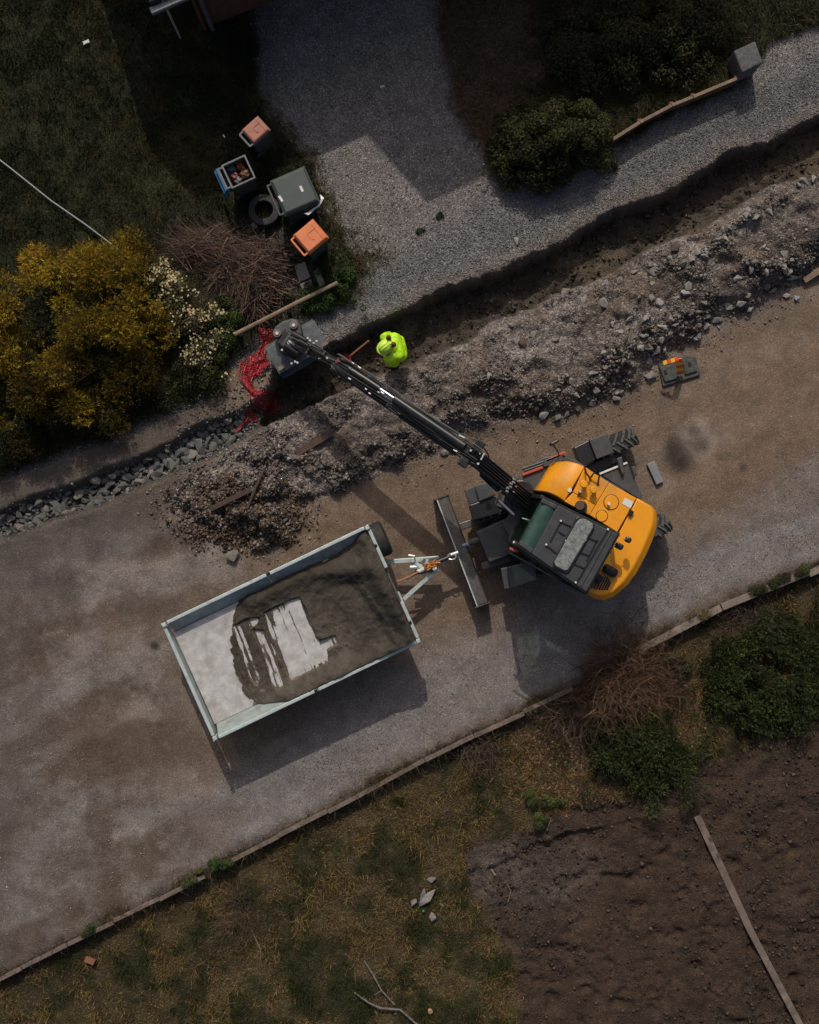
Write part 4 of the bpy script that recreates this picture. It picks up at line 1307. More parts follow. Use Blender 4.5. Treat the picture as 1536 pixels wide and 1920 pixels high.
# drawbar
A1, A2, AC = W(730, 1053, .55), W(757, 1122, .55), W(824, 1050, .56)
MB().bar(W(718, 1054, .53), W(823, 1046.5, .57), .085, .09).build('drawbar_beam', M['galv'], trl, bevel=.01)
MB().bar(W(757, 1124, .53), W(821, 1066, .57), .075, .09).build('drawbar_beam', M['galv'], trl, bevel=.01)
MB().pxprism([c3(690, 345), c3(835, 322), c3(840, 352), c3(820, 440), c3(770, 480), c3(640, 500), c3(600, 470), c3(640, 400)], .60, .635).build('drawbar_plate', M['galvdark'], trl, bevel=.01)
MB().tube([W(*c3(760, 400), .66), W(*c3(900, 345), .66), W(*c3(960, 315), .66)], [.05, .04, .03], 10).build('coupling', M['black'], trl, smooth=True)
MB().tube([W(*c3(950, 310), .68), W(*c3(1020, 285), .68)], .035, 10).build('coupling_pin', M['silver'], trl, smooth=True)
cc = W(*c3(960, 325), .69)
MB().tube([cc + Vector((math.cos(a) * .075, math.sin(a) * .055, .02 * math.cos(a))) for a in [k * math.pi / 8 for k in range(17)]], .012, 6).build('coupling_ring', M['silver'], trl)
MB().tube([W(*c3(545, 312), .80), W(*c3(600, 318), .82), W(*c3(612, 385), .72), W(*c3(640, 400), .66)], .014, 7).build('brake_lever', M['silver'], trl, smooth=True)
for a, b, r, mt, z in (((560, 430), (650, 425), .045, 'silver', .70), ((610, 395), (690, 460), .05, 'galv', .70), ((640, 470), (690, 440), .04, 'white', .72), ((780, 455), (815, 435), .045, 'silver', .68), ((730, 350), (720, 390), .04, 'silver', .69), ((660, 400), (640, 470), .05, 'white', .68)):
    MB().tube([W(*c3(*a), z), W(*c3(*b), z)], r, 10).build('winch_part', M[mt], trl, smooth=True)
rs = random.Random(3)
for k in range(7):
    p = [W(*c3(rs.uniform(690, 740), rs.uniform(410, 460)), .74), W(*c3(rs.uniform(680, 790), rs.uniform(370, 480)), .78), W(*c3(rs.uniform(720, 850), rs.uniform(350, 420)), .72)]
    MB().tube(p, .011, 5).build('cable', M['orangewire'], trl, smooth=True)
MB().tube([W(*c3(690, 450), .72), W(*c3(560, 510), .70), W(*c3(430, 568), .62)], .012, 6).build('cable', M['orangewire'], trl, smooth=True)
MB().tube([W(*c3(660, 470), .70), W(*c3(520, 545), .62)], .014, 6).build('cable', M['pipe'], trl, smooth=True)
MB().bar(W(*c3(445, 660), 1.0), W(*c3(505, 800), 1.0), .03, .05).build('edge_bar', M['galv'], trl)
# spare wheel standing against the front board
swc = W(714, 1011, .82)
t = MB()
n = 32
prof = [(-.115, .20), (-.12, .27), (-.09, .315), (0, .325), (.09, .315), (.12, .27), (.115, .20)]
rings = [[swc + e1 * p + (e2 * math.cos(2 * math.pi * k / n) + Vector((0, 0, 1)) * math.sin(2 * math.pi * k / n)) * r for p, r in prof] for k in range(n)]
v = [p for r in rings for p in r]
m_ = len(prof)
t.add(v, [(i * m_ + j, i * m_ + j + 1, ((i + 1) % n) * m_ + j + 1, ((i + 1) % n) * m_ + j) for i in range(n) for j in range(m_ - 1)] + [(i * m_ + m_ - 1, i * m_, ((i + 1) % n) * m_, ((i + 1) % n) * m_ + m_ - 1) for i in range(n)])
sp_ = t.build('spare_wheel', M['rubber'], trl, smooth=True)
MB().disc(swc, e1, .20, .16, 20).build('rim', M['galv'], sp_)

# sand load
NA, NB = 420, 230
ga, gb = np.meshgrid(np.linspace(.02, TLn - .02, NA), np.linspace(.03, TWd - .03, NB))
wx = T[0].x + e1.x * ga + e2.x * gb
wy = T[0].y + e1.y * ga + e2.y * gb
kz = H / (H - ZF - .05)
sx_, sy_ = wx * S * kz + 768, -wy * S * kz + 960        # pixels as seen at bed height
ns1 = fbm(wx, wy, .5, 4, 51)
ns2 = fbm(wx, wy, .10, 4, 52)
cover = sdf([(452, 1112), (436, 1150), (431, 1200), (438, 1250), (455, 1295), (490, 1330), (560, 1400), (900, 1300), (800, 900), (600, 980)], sx_, sy_) + ns2 * 9
thick = .035 * sstep(0, -10, cover) + .05 * sstep(-20, -150, cover)
mound = np.exp(-(((sx_ - 735) / 60) ** 2 + ((sy_ - 1120) / 110) ** 2))
thick = thick + mound * .19
nearw = np.minimum(TWd - gb, TLn - ga)
thick = thick + .17 * sstep(.42, .10, nearw) * sstep(-5, -60, cover)
# ridges left by the bucket: a long windrow along the upper side and one along the front
thick = thick + .10 * np.exp(-(pdist([(470, 1130), (560, 1085), (640, 1065), (690, 1062)], sx_, sy_) / 14) ** 2)
thick = thick + .09 * np.exp(-(pdist([(640, 1075), (690, 1068), (735, 1120), (770, 1180)], sx_, sy_) / 18) ** 2)
thick = thick + .07 * np.exp(-(pdist([(500, 1325), (600, 1285), (700, 1235), (770, 1200)], sx_, sy_) / 16) ** 2)
flat = sstep(6, -10, sdf([(585, 1110), (660, 1085), (720, 1160), (740, 1205), (650, 1245), (620, 1180)], sx_, sy_))
thick = thick * (1 - flat * .45) - .03 * sstep(.5, .2, gb) * sstep(.2, .0, thick - .06)
thick = np.where(cover < 0, np.maximum(thick, .025), thick)
bare1 = sdf([(497, 1150), (516, 1140), (548, 1126), (560, 1122), (574, 1147), (590, 1195), (600, 1202), (628, 1194), (632, 1205), (612, 1218), (614, 1240), (580, 1258), (546, 1274), (528, 1240), (510, 1195)], sx_, sy_)
bare2 = sdf([(438, 1176), (462, 1162), (484, 1160), (480, 1170), (466, 1178), (460, 1195), (470, 1230), (486, 1270), (481, 1284), (470, 1272), (455, 1225)], sx_, sy_)
bare3 = sdf([(474, 1181), (494, 1184), (512, 1215), (531, 1284), (520, 1292), (512, 1282), (495, 1225)], sx_, sy_)
acr = (sx_ * .93 - sy_ * .37) / 100
lng = (sx_ * .37 + sy_ * .93) / 100
streaks = fbm(acr, lng * .07, .045, 3, 55)
for bsd, soft in ((bare1, .7), (bare2, .8), (bare3, 1.0)):
    endf = sstep(-16, -2, bsd)
    isb = (bsd + ns2 * 4 < 0) & (streaks + ns2 * .35 < .30 - .34 * endf * soft)
    thick = np.where(isb, -.02, np.where(bsd < 3, np.minimum(thick, .012 + .010 * (streaks > .2)), thick))
thick = thick + np.where(thick > .025, ns1 * .09 + ns2 * .035 + np.abs(fbm(wx, wy, .22, 3, 59)) * .04, 0)
sz = ZF + thick
# keep the load inside the sloping sides
inw = np.minimum(gb, TWd - gb) - INS * (ZT - sz) / (ZT - ZF) - .01
ok = (thick > .004) & (inw > -.03)
SV = np.stack([wx, wy, np.where(inw < 0, np.maximum(sz - .02, ZF), sz)], -1).reshape(-1, 3)
ii = np.arange(NA * NB).reshape(NB, NA)
sq = np.stack([ii[:-1, :-1], ii[1:, :-1], ii[1:, 1:], ii[:-1, 1:]], -1).reshape(-1, 4)
okf = ok.reshape(-1)[sq].all(1)
sq = sq[okf]
uu, inv = np.unique(sq, return_inverse=True)
sc_ = np.zeros((len(uu), 3))
dampn = fbm(wx, wy, .7, 3, 58).reshape(-1)[uu][:, None]
sc_[:] = np.array([[0.070, 0.060, 0.049]])
wet_ = np.exp(-(pdist([(470, 1130), (560, 1085), (640, 1065), (690, 1066), (740, 1120), (770, 1185)], sx_, sy_) / 26) ** 2).reshape(-1)[uu][:, None]
thn = thick.reshape(-1)[uu][:, None]
sc_ = sc_ * (1 + 1.3 * sstep(.022, .004, thn))
sc_ = sc_ * (1 + dampn * .6) * (1 - .35 * wet_) * (1 + ns2.reshape(-1)[uu][:, None] * .5)
so = np_mesh('sand_load', SV[uu] - np.array(tuple(G(600, 1180, ZF))), inv.reshape(-1, 4), M['sand'], sc_, smooth=True)
so.location = G(600, 1180, ZF)
tag(so, 'dark damp sand heaped over the front of the trailer bed', 'sand')

# ------------------------------------------------------------------ person in the trench
def capsules(segs, name, mat, parent, voxel=.016, smooth=6):
    """tapered limbs fused into one continuous skin"""
    m = MB()
    for a, b, ra, rb in segs:
        a, b = Vector(a), Vector(b)
        d = (b - a)
        L = d.length
        dn = d.normalized() if L > 1e-6 else Vector((0, 0, 1))
        pts, rs_ = [], []
        for k in range(5):
            an = math.pi / 2 * k / 4
            pts.append(a - dn * ra * math.cos(an) * .999)
            rs_.append(max(ra * math.sin(an), .002))
        for k in range(5):
            an = math.pi / 2 * (1 - k / 4)
            pts.append(b + dn * rb * math.cos(an) * .999 + dn * 1e-4)
            rs_.append(max(rb * math.sin(an), .002))
        m.tube(pts, rs_, 14)
    o = m.build(name, mat, parent, smooth=True, angle=180)
    r = o.modifiers.new('remesh', 'REMESH')
    r.mode = 'VOXEL'
    r.voxel_size = voxel
    r.use_smooth_shade = True
    s = o.modifiers.new('smooth', 'SMOOTH')
    s.factor = .6
    s.iterations = smooth
    return o


foot = G(738, 661)
zf = float(hpix(738, 661))
person = empty('person', (foot.x, foot.y, zf), 'person in lime yellow jacket and helmet standing in the trench', 'person')
PF = Vector((-0.98, -0.20, 0)).normalized()        # facing the bucket
PL = Vector((-PF.y, PF.x, 0))
HFv = Vector((-0.77, -0.63, 0)).normalized()       # head turned
def pp3(f, l, z): return Vector((foot.x, foot.y, zf)) + PF * f + PL * l + Vector((0, 0, z))
hipL, hipR = pp3(-.05, .10, .92), pp3(-.05, -.10, .92)
kneeL, kneeR = pp3(.10, .13, .50), pp3(.02, -.13, .49)
ankL, ankR = pp3(.02, .14, .09), pp3(-.08, -.14, .09)
chest = pp3(.06, 0, 1.26)
shL, shR = pp3(.10, .20, 1.41), pp3(.10, -.20, 1.41)
neck = pp3(.09, 0, 1.49)
head = pp3(.13, 0, 1.64)
elL, elR = pp3(.02, .25, 1.12), pp3(.02, -.25, 1.12)
wrL, wrR = pp3(.10, .22, .88), pp3(.10, -.21, .88)
bodysegs = [(hipL, kneeL, .08, .055), (hipR, kneeR, .08, .055), (kneeL, ankL, .055, .04), (kneeR, ankR, .055, .04), (pp3(-.05, 0, .95), chest, .13, .14), (chest, neck, .14, .06), (neck, head, .055, .06),
            (shL, elL, .055, .042), (shR, elR, .055, .042), (elL, wrL, .042, .028), (elR, wrR, .042, .028), (shL, shR, .07, .07),
            (head - Vector((0, 0, .02)) + HFv * .02, head + Vector((0, 0, .06)), .078, .092), (head + HFv * .085 - Vector((0, 0, .02)), head + HFv * .10 - Vector((0, 0, .035)), .014, .016),
            (head + HFv * .05 - Vector((0, 0, .09)), head + HFv * .065 - Vector((0, 0, .095)), .035, .03)]
for w_, sg in ((wrL, 1), (wrR, -1)):       # hands: palm, four fingers and a thumb, slightly curled
    dh = (PF * .6 + Vector((0, 0, -.8))).normalized()
    sdv = PF.cross(Vector((0, 0, 1))).normalized()
    palm = w_ + dh * .075
    bodysegs.append((w_, palm, .028, .036))
    for k in range(4):
        b0 = palm + sdv * (-.03 + k * .02) + dh * .02
        L = (.062, .072, .068, .052)[k]
        b1 = b0 + dh * L * .55
        b2 = b1 + (dh * .5 - PF * .6).normalized() * L * .55
        bodysegs += [(b0, b1, .0095, .009), (b1, b2, .009, .008)]
    th0 = w_ + dh * .03 - sdv * sg * .035
    bodysegs += [(th0, th0 + (dh * .7 - sdv * sg * .5).normalized() * .055, .012, .009)]
capsules(bodysegs, 'body', M['skin'], person, .011, 3)
jk = [(pp3(-.06, .09, .80), pp3(.0, .10, 1.05), .135, .13), (pp3(-.06, -.09, .80), pp3(.0, -.10, 1.05), .135, .13), (pp3(-.02, 0, .98), chest, .16, .17), (chest, pp3(.08, 0, 1.36), .17, .11), (chest - PF * .06, pp3(.02, 0, 1.40), .15, .11),
      (shL - Vector((0, 0, .04)), shR - Vector((0, 0, .04)), .10, .10), (shL, elL, .095, .088), (shR, elR, .095, .088), (elL, wrL, .085, .058), (elR, wrR, .085, .058), (pp3(-.06, .14, 1.30), pp3(-.06, -.14, 1.30), .13, .13), (pp3(-.12, .12, 1.05), pp3(-.12, -.12, 1.05), .13, .13), (neck - Vector((0, 0, .05)), neck + Vector((0, 0, .03)), .10, .095),
      (pp3(-.14, .12, .86), pp3(-.10, .10, 1.2), .07, .08), (pp3(-.14, -.12, .86), pp3(-.10, -.10, 1.2), .07, .08)]
jacket = capsules(jk, 'jacket', M['lime'], person, .016, 5)
dtx = bpy.data.textures.new('cloth_folds', 'CLOUDS')
dtx.noise_scale = .10
dm = jacket.modifiers.new('folds', 'DISPLACE')
dm.texture = dtx
dm.texture_coords = 'LOCAL'
dm.strength = .035
dm.mid_level = .5
capsules([(hipL, kneeL, .105, .08), (hipR, kneeR, .105, .08), (kneeL, ankL, .08, .07), (kneeR, ankR, .08, .07), (hipL, hipR, .12, .12)], 'trousers', M['trouser'], person, .018, 4)
capsules([(ankL, ankL + Vector((0, 0, -.03)), .06, .06), (ankL - Vector((0, 0, .04)), ankL + PF * .17 - Vector((0, 0, .05)), .055, .045)], 'boot', M['boot'], person, .014, 3)
capsules([(ankR, ankR + Vector((0, 0, -.03)), .06, .06), (ankR - Vector((0, 0, .04)), ankR + PF * .17 - Vector((0, 0, .05)), .055, .045)], 'boot', M['boot'], person, .014, 3)
hm = MB()
hs = PL * 0 + Vector((-HFv.y, HFv.x, 0))
hc_ = head + Vector((0, 0, .055))
rings = []
n = 28
for k in range(9):
    an = math.pi / 2 * k / 8.6
    r_ = .122 * math.cos(an)
    z_ = .115 * math.sin(an)
    rings.append([hc_ + HFv * (r_ * 1.15 * math.cos(2 * math.pi * j / n)) + hs * (r_ * math.sin(2 * math.pi * j / n)) + Vector((0, 0, z_)) for j in range(n)])
hm.loft(rings)
brim = [[hc_ + HFv * ((.136 if q else .122) * 1.0 * math.cos(2 * math.pi * j / n) * 1.15 + (.018 if (q and math.cos(2 * math.pi * j / n) > .3) else 0)) + hs * ((.132 if q else .122) * math.sin(2 * math.pi * j / n)) + Vector((0, 0, zz)) for j in range(n)] for q, zz in ((0, .0), (1, -.012), (1, -.02), (0, -.014))]
hm.loft(brim, cap=False)
helmet = hm.build('helmet', M['limeplastic'], person, smooth=True, angle=60)
for sgn in (-.5, .5):
    pth = [hc_ + HFv * (.13 * math.cos(a)) + hs * sgn * .05 + Vector((0, 0, .119 * math.sin(a))) for a in [math.pi * (.12 + .76 * k / 8) for k in range(9)]]
    MB().tube(pth, .006, 6).build('helmet_rib', M['limeplastic'], helmet, smooth=True)
for dx, dy in ((5.5, -14.5), (14.5, -2.5)):
    c_ = hc_ + Vector((dx / 100, -dy / 100, .045))
    ax_ = (c_ - hc_)
    ax_.z = 0.02
    capsules([(c_ - Vector((0, 0, .03)) - ax_.normalized() * .005, c_ + Vector((0, 0, .03)), .050, .047)], 'ear_defender', M['muff'], helmet, .012, 2)
    MB().tube([c_ + Vector((0, 0, .02)), hc_ + ax_ * .5 + Vector((0, 0, .115))], .006, 6).build('ear_defender_arm', M['black'], helmet)
tp_ = head + HFv * .02

# shovel lying in the trench
sa, sb = W(655, 669, -.35), W(692, 639, -.15)
shv = empty('shovel', (sa.x, sa.y, -.6), 'shovel with wooden shaft and red blade leaning in the trench', 'shovel')
MB().tube([sa, lerp(sa, sb, .5) + Vector((0, 0, .01)), sb], [.021, .023, .021], 9).build('shaft', M['woodred'], shv, smooth=True)
bld = MB()
dS = (sa - sb).normalized()
pS = Vector((-dS.y, dS.x, 0)).normalized()
b0 = sa - dS * .02
pts = []
for q, zz in ((0, .0), (1, -.012)):
    pass
outl = [(-.03, .0), (-.10, .05), (-.11, .20), (-.06, .31), (0, .35), (.06, .31), (.11, .20), (.10, .05), (.03, .0)]
low_, hi_ = [], []
for l_, f_ in outl:
    p = b0 + dS * f_ + pS * l_ + Vector((0, 0, -.3 * f_ + abs(l_) * .25))
    hi_.append(p)
    low_.append(p - Vector((0, 0, .008)))
bld.loft([low_, hi_])
bld.build('blade', M['netred'], shv)

# ------------------------------------------------------------------ red safety netting
def netting(path, width, label, seed):
    rn = random.Random(seed)
    m = MB()
    # resample path
    pts = [Vector((x, y)) for x, y in path]
    segs = [(pts[i + 1] - pts[i]).length for i in range(len(pts) - 1)]
    total = sum(segs)
    nu = max(6, int(total / 4.0))
    nv = max(3, int(width / 4.5))
    grid = []
    for i in range(nu + 1):
        s = total * i / nu
        k = 0
        while k < len(segs) - 1 and s > segs[k]:
            s -= segs[k]
            k += 1
        p = pts[k].lerp(pts[k + 1], min(1, s / segs[k]))
        d = (pts[k + 1] - pts[k]).normalized()
        nrm = Vector((-d.y, d.x))
        wv = width * (0.75 + 0.35 * math.sin(i * .31 + seed))
        row = []
        for j in range(nv + 1):
            q = p + nrm * (j / nv - .5) * wv + Vector((rn.uniform(-1.2, 1.2), rn.uniform(-1.2, 1.2)))
            fold = .045 + .04 * math.sin(i * .55 + j * 1.1 + seed) + rn.uniform(-.008, .008)
            row.append(OnG(q.x, q.y, max(.015, fold)))
        grid.append(row)
    for i in range(nu + 1):
        for j in range(nv):
            m.bar(grid[i][j], grid[i][j + 1], .019, .004)
    for j in range(nv + 1):
        for i in range(nu):
            m.bar(grid[i][j], grid[i + 1][j], .013, .004)
    return m.thing('safety_netting', M['netred'], label, 'netting')


netting([(502, 618), (500, 640), (488, 668), (478, 685), (474, 700)], 30, 'narrow strip of red plastic safety netting hanging by the bucket', 2)
netting([(505, 682), (470, 686), (462, 705), (466, 725), (480, 745), (490, 752), (512, 748)], 34, 'curled red plastic safety netting on the trench edge left of the bucket', 5)
netting([(472, 775), (455, 786), (430, 805)], 30, 'small red plastic netting scrap among the trench rocks', 9)

# ------------------------------------------------------------------ wheelie bins
def c5(x, y): return (300 + x / 3.339, 180 + y / 3.339)


def wheelie_bin(q, ztop, lidm, bodym, rimm, label, open_lid=None, recess=True, body_h=None):
    Q = [W(x, y, ztop) for x, y in q]
    c = sum(Q, Vector()) / 4
    gz = float(hpix(c.x * S + 768, -c.y * S + 960))
    root = empty('wheelie_bin', (c.x, c.y, gz), label, 'bin', 'wheelie bins by the driveway')
    ex = ((Q[1] + Q[2]) / 2 - (Q[0] + Q[3]) / 2)
    ey = ((Q[3] + Q[2]) / 2 - (Q[0] + Q[1]) / 2)
    D, Wd = ex.length, ey.length
    ex.normalize()
    ey = (ey - ex * ey.dot(ex)).normalized()
    cc = Vector((c.x, c.y, 0))
    def L(a, b, z): return cc + ex * a + ey * b + Vector((0, 0, z))
    hd, hw = D / 2, Wd / 2
    zt = ztop - .05
    def ring(s, z, sh=0): return [L(-hd * s + sh, -hw * s, z), L(hd * s + sh, -hw * s, z), L(hd * s + sh, hw * s, z), L(-hd * s + sh, hw * s, z)]
    b = MB()
    b.loft([ring(.74, gz + .04), ring(.92, zt - .02), ring(.86, zt - .02), ring(.68, gz + .07)])
    b.build('body', M[bodym], root, bevel=.025)
    r = MB()
    ro_, ri_ = ring(1.0, zt + .02), ring(.86, zt + .02)
    rl = [p - Vector((0, 0, .06)) for p in ro_]
    ril = [p - Vector((0, 0, .06)) for p in ri_]
    r.loft([ril, ri_, ro_, rl], cap=False)
    for i in range(4):
        pass
    r.add([*rl, *ril], [(i, (i + 1) % 4, (i + 1) % 4 + 4, i + 4) for i in range(4)])
    r.build('rim', M[rimm], root, bevel=.008)
    # handle bar on the hinge side
    h = MB()
    h.bar(L(-hd - .075, -hw * .85, zt), L(-hd - .075, hw * .85, zt), .035, .035)
    for s_2 in (-.82, .82):
        h.bar(L(-hd + .01, hw * s_2, zt), L(-hd - .08, hw * s_2, zt), .035, .035)
    h.build('handle', M[rimm], root, bevel=.01)
    for s_2 in (-1, 1):
        MB().disc(L(-hd * .70, s_2 * hw * .80, gz + .10), ey, .10, .05, 18).build('wheel', M['rubber'], root, bevel=.01)
    if open_lid is None:
        l = MB()
        base = ring(.955, zt + .022)
        edge = ring(.955, zt + .045)
        topr = ring(.86, zt + .075)
        l.loft([base, edge, topr])
        lid = l.build('lid', M[lidm], root, bevel=.02, seg=3)
        if recess:
            z_ = zt + .079
            pl = [(-.05, -.35), (.62, -.35), (.62, .55), (.5, .62), (-.05, .62)]
            for (a0, b0), (a1, b1) in (((-.10, .30), (-.10, -.30)), ((-.10, -.30), (.30, -.30)), ((.62, -.72), (.62, .72)), ((.30, -.30), (.62, -.30)), ((-.10, .30), (.06, .36))):
                MB().bar(L(a0 * hd, b0 * hw, z_), L(a1 * hd, b1 * hw, z_), .016, .012).build('lid_ridge', M[lidm], lid)
    else:
        l = MB()
        a0 = -hd - .05
        l.hexa([L(a0 - .03, -hw, zt), L(a0 - .03, hw, zt), L(a0, hw, zt), L(a0, -hw, zt), L(a0 - .13, -hw * .9, zt - .55), L(a0 - .13, hw * .9, zt - .55), L(a0 - .10, hw * .9, zt - .55), L(a0 - .10, -hw * .9, zt - .55)])
        l.bar(L(a0 - .05, -hw * .95, zt - .02), L(a0 - .05, hw * .95, zt - .02), .05, .05)
        l.bar(L(a0 - .09, -hw * .95, zt - .10), L(a0 - .09, hw * .95, zt - .10), .05, .05)
        l.build('lid', M[open_lid], root, bevel=.015)
    return root, L, hd, hw, zt


wheelie_bin([(550, 440.6), (586, 409), (617.5, 445), (578.5, 476.5)], 1.02, 'binorange', 'binbody', 'binorange', 'wheelie bin with closed bright orange lid')
wheelie_bin([(454, 244), (482.7, 214.4), (508, 244), (475, 270)], 1.02, 'binpink', 'binbody', 'bingrey', 'wheelie bin with faded pink brown lid standing nearest the house')
wheelie_bin([(508, 336), (569.5, 312), (601, 374.7), (532, 407.6)], 1.10, 'bingreen', 'bingreen', 'bingreen', 'largest wheelie bin with closed dark grey green lid', recess=False)
rootb, LB, hdb, hwb, ztb = wheelie_bin([(415, 309), (458.7, 288), (479.7, 332.7), (433, 353.7)], 1.02, None, 'binbody', 'bingrey', 'open grey wheelie bin with blue lid hanging down', open_lid='binblue')
# lid lines of the large bin
for a, b in (((770, 600), (935, 530)), ((770, 600), (785, 650)), ((785, 650), (945, 585))):
    o = MB().bar(W(*c5(*a), 1.118), W(*c5(*b), 1.118), .012, .012).thing('lid_ridge', M['binbody'], None, None)
    root = [x for x in bpy.data.objects if x.get('label', '').startswith('largest wheelie')][0]
    o.location = Vector(o.location) - world_loc(root)
    o.parent = root
for a, b in (((745, 625), (768, 660)), ((878, 563), (895, 598))):
    o = MB().bar(W(*c5(*a), 1.122), W(*c5(*b), 1.122), .045, .008).thing('label_strip', M['white'], None, None)
    o.location = Vector(o.location) - world_loc(root)
    o.parent = root


def blob(c, r, mat, name, label, cat, seed, sq=(1, 1, .6), group=None, amp=.75):
    bm = bmesh.new()
    bmesh.ops.create_icosphere(bm, subdivisions=3, radius=1)
    for v in bm.verts:
        n = mnoise.noise(v.co * 1.7 + Vector((seed * 7.1, seed, 0))) * amp + mnoise.noise(v.co * 5 + Vector((seed, 3, 1))) * amp * .4
        v.co = Vector((v.co.x * sq[0], v.co.y * sq[1], v.co.z * sq[2])) * r * (1 + n)
    me = bpy.data.meshes.new(name)
    bm.to_mesh(me)
    bm.free()
    me.polygons.foreach_set('use_smooth', [True] * len(me.polygons))
    me.materials.append(mat)
    o = bpy.data.objects.new(name, me)
    o.location = c
    COL.objects.link(o)
    return tag(o, label, cat, group)


for k, (x, y, r, mc, lb) in enumerate(((440, 455, .10, (.03, .10, .13), 'crumpled blue green rubbish bag in the open bin'), (505, 440, .075, (.42, .12, .03), 'orange packet among the rubbish in the open bin'), (470, 505, .085, (.18, .03, .03), 'dark red packet among the rubbish in the open bin'),
                                       (490, 530, .07, (.30, .27, .32), 'pale crumpled wrapping in the corner of the open bin'), (535, 485, .075, (.26, .13, .09), 'brown cardboard scrap in the open bin'))):
    blob(W(*c5(x, y), .80), r, surf('rubbish%d' % k, tuple(q * .6 for q in mc), .45, 0, .3, 20, .3, 30), 'rubbish', lb, 'rubbish', k + 2)
# white plastic bag hanging from the large bin
bg = MB()
bpts = [c5(900, 735), c5(930, 748), c5(965, 712), c5(1000, 690), c5(1030, 640), c5(1000, 612), c5(1008, 650), c5(985, 688), c5(930, 722)]
bg.loft([[W(x, y, .90) for x, y in bpts], [W(x, y, 1.0) + Vector((0, 0, .02 * math.sin(i * 2.2))) for i, (x, y) in enumerate(bpts)]])
bg.thing('plastic_bag', M['bagplastic'], 'torn white plastic bag hanging out beside the largest bin', 'bag', bevel=.01)

# old tyre lying on the grass
tc_ = OnG(498, 399, .13)
t = MB()
n = 36
prof = [(-.10, .17), (-.11, .22), (-.09, .285), (0, .30), (.09, .285), (.11, .22), (.10, .17), (.07, .18), (.06, .24), (-.06, .24), (-.07, .18)]
v = []
for k in range(n):
    a = 2 * math.pi * k / n
    v += [tc_ + Vector((math.cos(a) * r, math.sin(a) * r, p)) for p, r in prof]
m_ = len(prof)
t.add(v, [(i * m_ + j, i * m_ + (j + 1) % m_, ((i + 1) % n) * m_ + (j + 1) % m_, ((i + 1) % n) * m_ + j) for i in range(n) for j in range(m_)])
t.thing('old_tyre', surf('oldtyre', (.035, .036, .036), .9, 0, .3, 14, .3, 50, dirt=(.09, .085, .075), dirt_amt=.5), 'old dusty tyre lying flat beside the largest bin', 'tyre', smooth=True)

# ------------------------------------------------------------------ timber, fences, kerbs
def plank(a, b, w, h, mat, name, label, cat, bev=.006, group=None):
    return MB().bar(a, b, w, h).thing(name, M[mat], label, cat, group, bevel=bev)


rl = empty('wooden_rail', OnG(530, 585), 'weathered low wooden rail on posts below the brush pile', 'rail')
MB().tube([W(440, 627, .33), W(500, 597, .37), W(560, 566, .38), W(633, 530, .36)], [.040, .042, .04, .038], 8).build('rail', M['wood'], rl, smooth=True)
for x, y in ((448, 624), (540, 578), (626, 534)):
    p = W(x, y, .33)
    MB().tube([Vector((p.x, p.y, -.1)), p - Vector((0, 0, .02))], .04, 8).build('post', M['wood'], rl)
fn = empty('board_fence', OnG(1265, 205), 'low brown board fence between garden and gravel verge', 'fence')
fpts = [W(1148, 262, .42), W(1200, 229, .42), W(1260, 197, .43), W(1300, 181, .43), W(1382, 147, .42)]
for k in range(4):
    a, b = fpts[k].copy(), fpts[k + 1].copy()
    d = (b - a).normalized()
    for z in (.07, .20, .33):
        MB().bar(Vector((a.x, a.y, z)) + d * .004, Vector((b.x, b.y, z)) - d * .004, .028, .12).build('board', M['fence'], fn)
    MB().bar(Vector((a.x, a.y, .415)) + d * .004, Vector((b.x, b.y, .415)) - d * .004, .06, .03).build('top_rail', M['wood'], fn, bevel=.006)
for p in fpts:
    MB().bar(Vector((p.x, p.y + .04, -.1)), Vector((p.x, p.y + .04, .39)), .07, .07).build('post', M['fence'], fn)
blk = MB()
bp = [W(x, y, .62) for x, y in ((1376, 95), (1417, 76), (1431, 117), (1392, 136))]
rr2 = [[Vector((p.x, p.y, z)) * 1 for p in bp] for z in (-.1, .62)]
blk.loft(rr2)
blk.thing('concrete_block', M['concrete'], 'square rough concrete gate pillar at the right end of the board fence', 'pillar', bevel=.035)


def edging(line, width, height, mat, label, seglen=.95, split='plank'):
    root = empty('garden_edging', G(*line[len(line) // 2]), label, 'edging')
    rn = random.Random(int(line[0][0]) + 5)
    pts = [Vector((x, y)) for x, y in line]
    segs = [(pts[i + 1] - pts[i]).length for i in range(len(pts) - 1)]
    tot = sum(segs)
    n = max(2, int(tot / 100 / seglen))
    def at(s):
        k = 0
        while k < len(segs) - 1 and s > segs[k]:
            s -= segs[k]
            k += 1
        return pts[k].lerp(pts[k + 1], min(1, s / segs[k]))
    for i in range(n):
        a, b = at(tot * i / n), at(tot * (i + 1) / n)
        d = (b - a).normalized()
        a = a + d * .5
        b = b - d * .5
        j = Vector((-d.y, d.x)) * rn.uniform(-2.0, 2.0)
        a, b = a + j, b + j
        za, zb = height + rn.uniform(-.03, .03), height + rn.uniform(-.03, .03)
        A, B = G(a.x, a.y, (za - .35) / 2), G(b.x, b.y, (zb - .35) / 2)
        MB().bar(A, B, width, (za + zb) / 2 + .35).build(split, M[mat], root, bevel=.008)
    return root


edging(KERB_A, .075, .07, 'woodgrey', 'weathered timber edging along the lower left of the gravel road')
edging(KERB_B, .08, .08, 'woodgrey', 'weathered timber edging below the trailer between road and dry grass')
edging(KERB_C, .13, .09, 'kerbstone', 'broad pale edging wall on the right between road and shrubs', 1.5, 'kerb_stone')

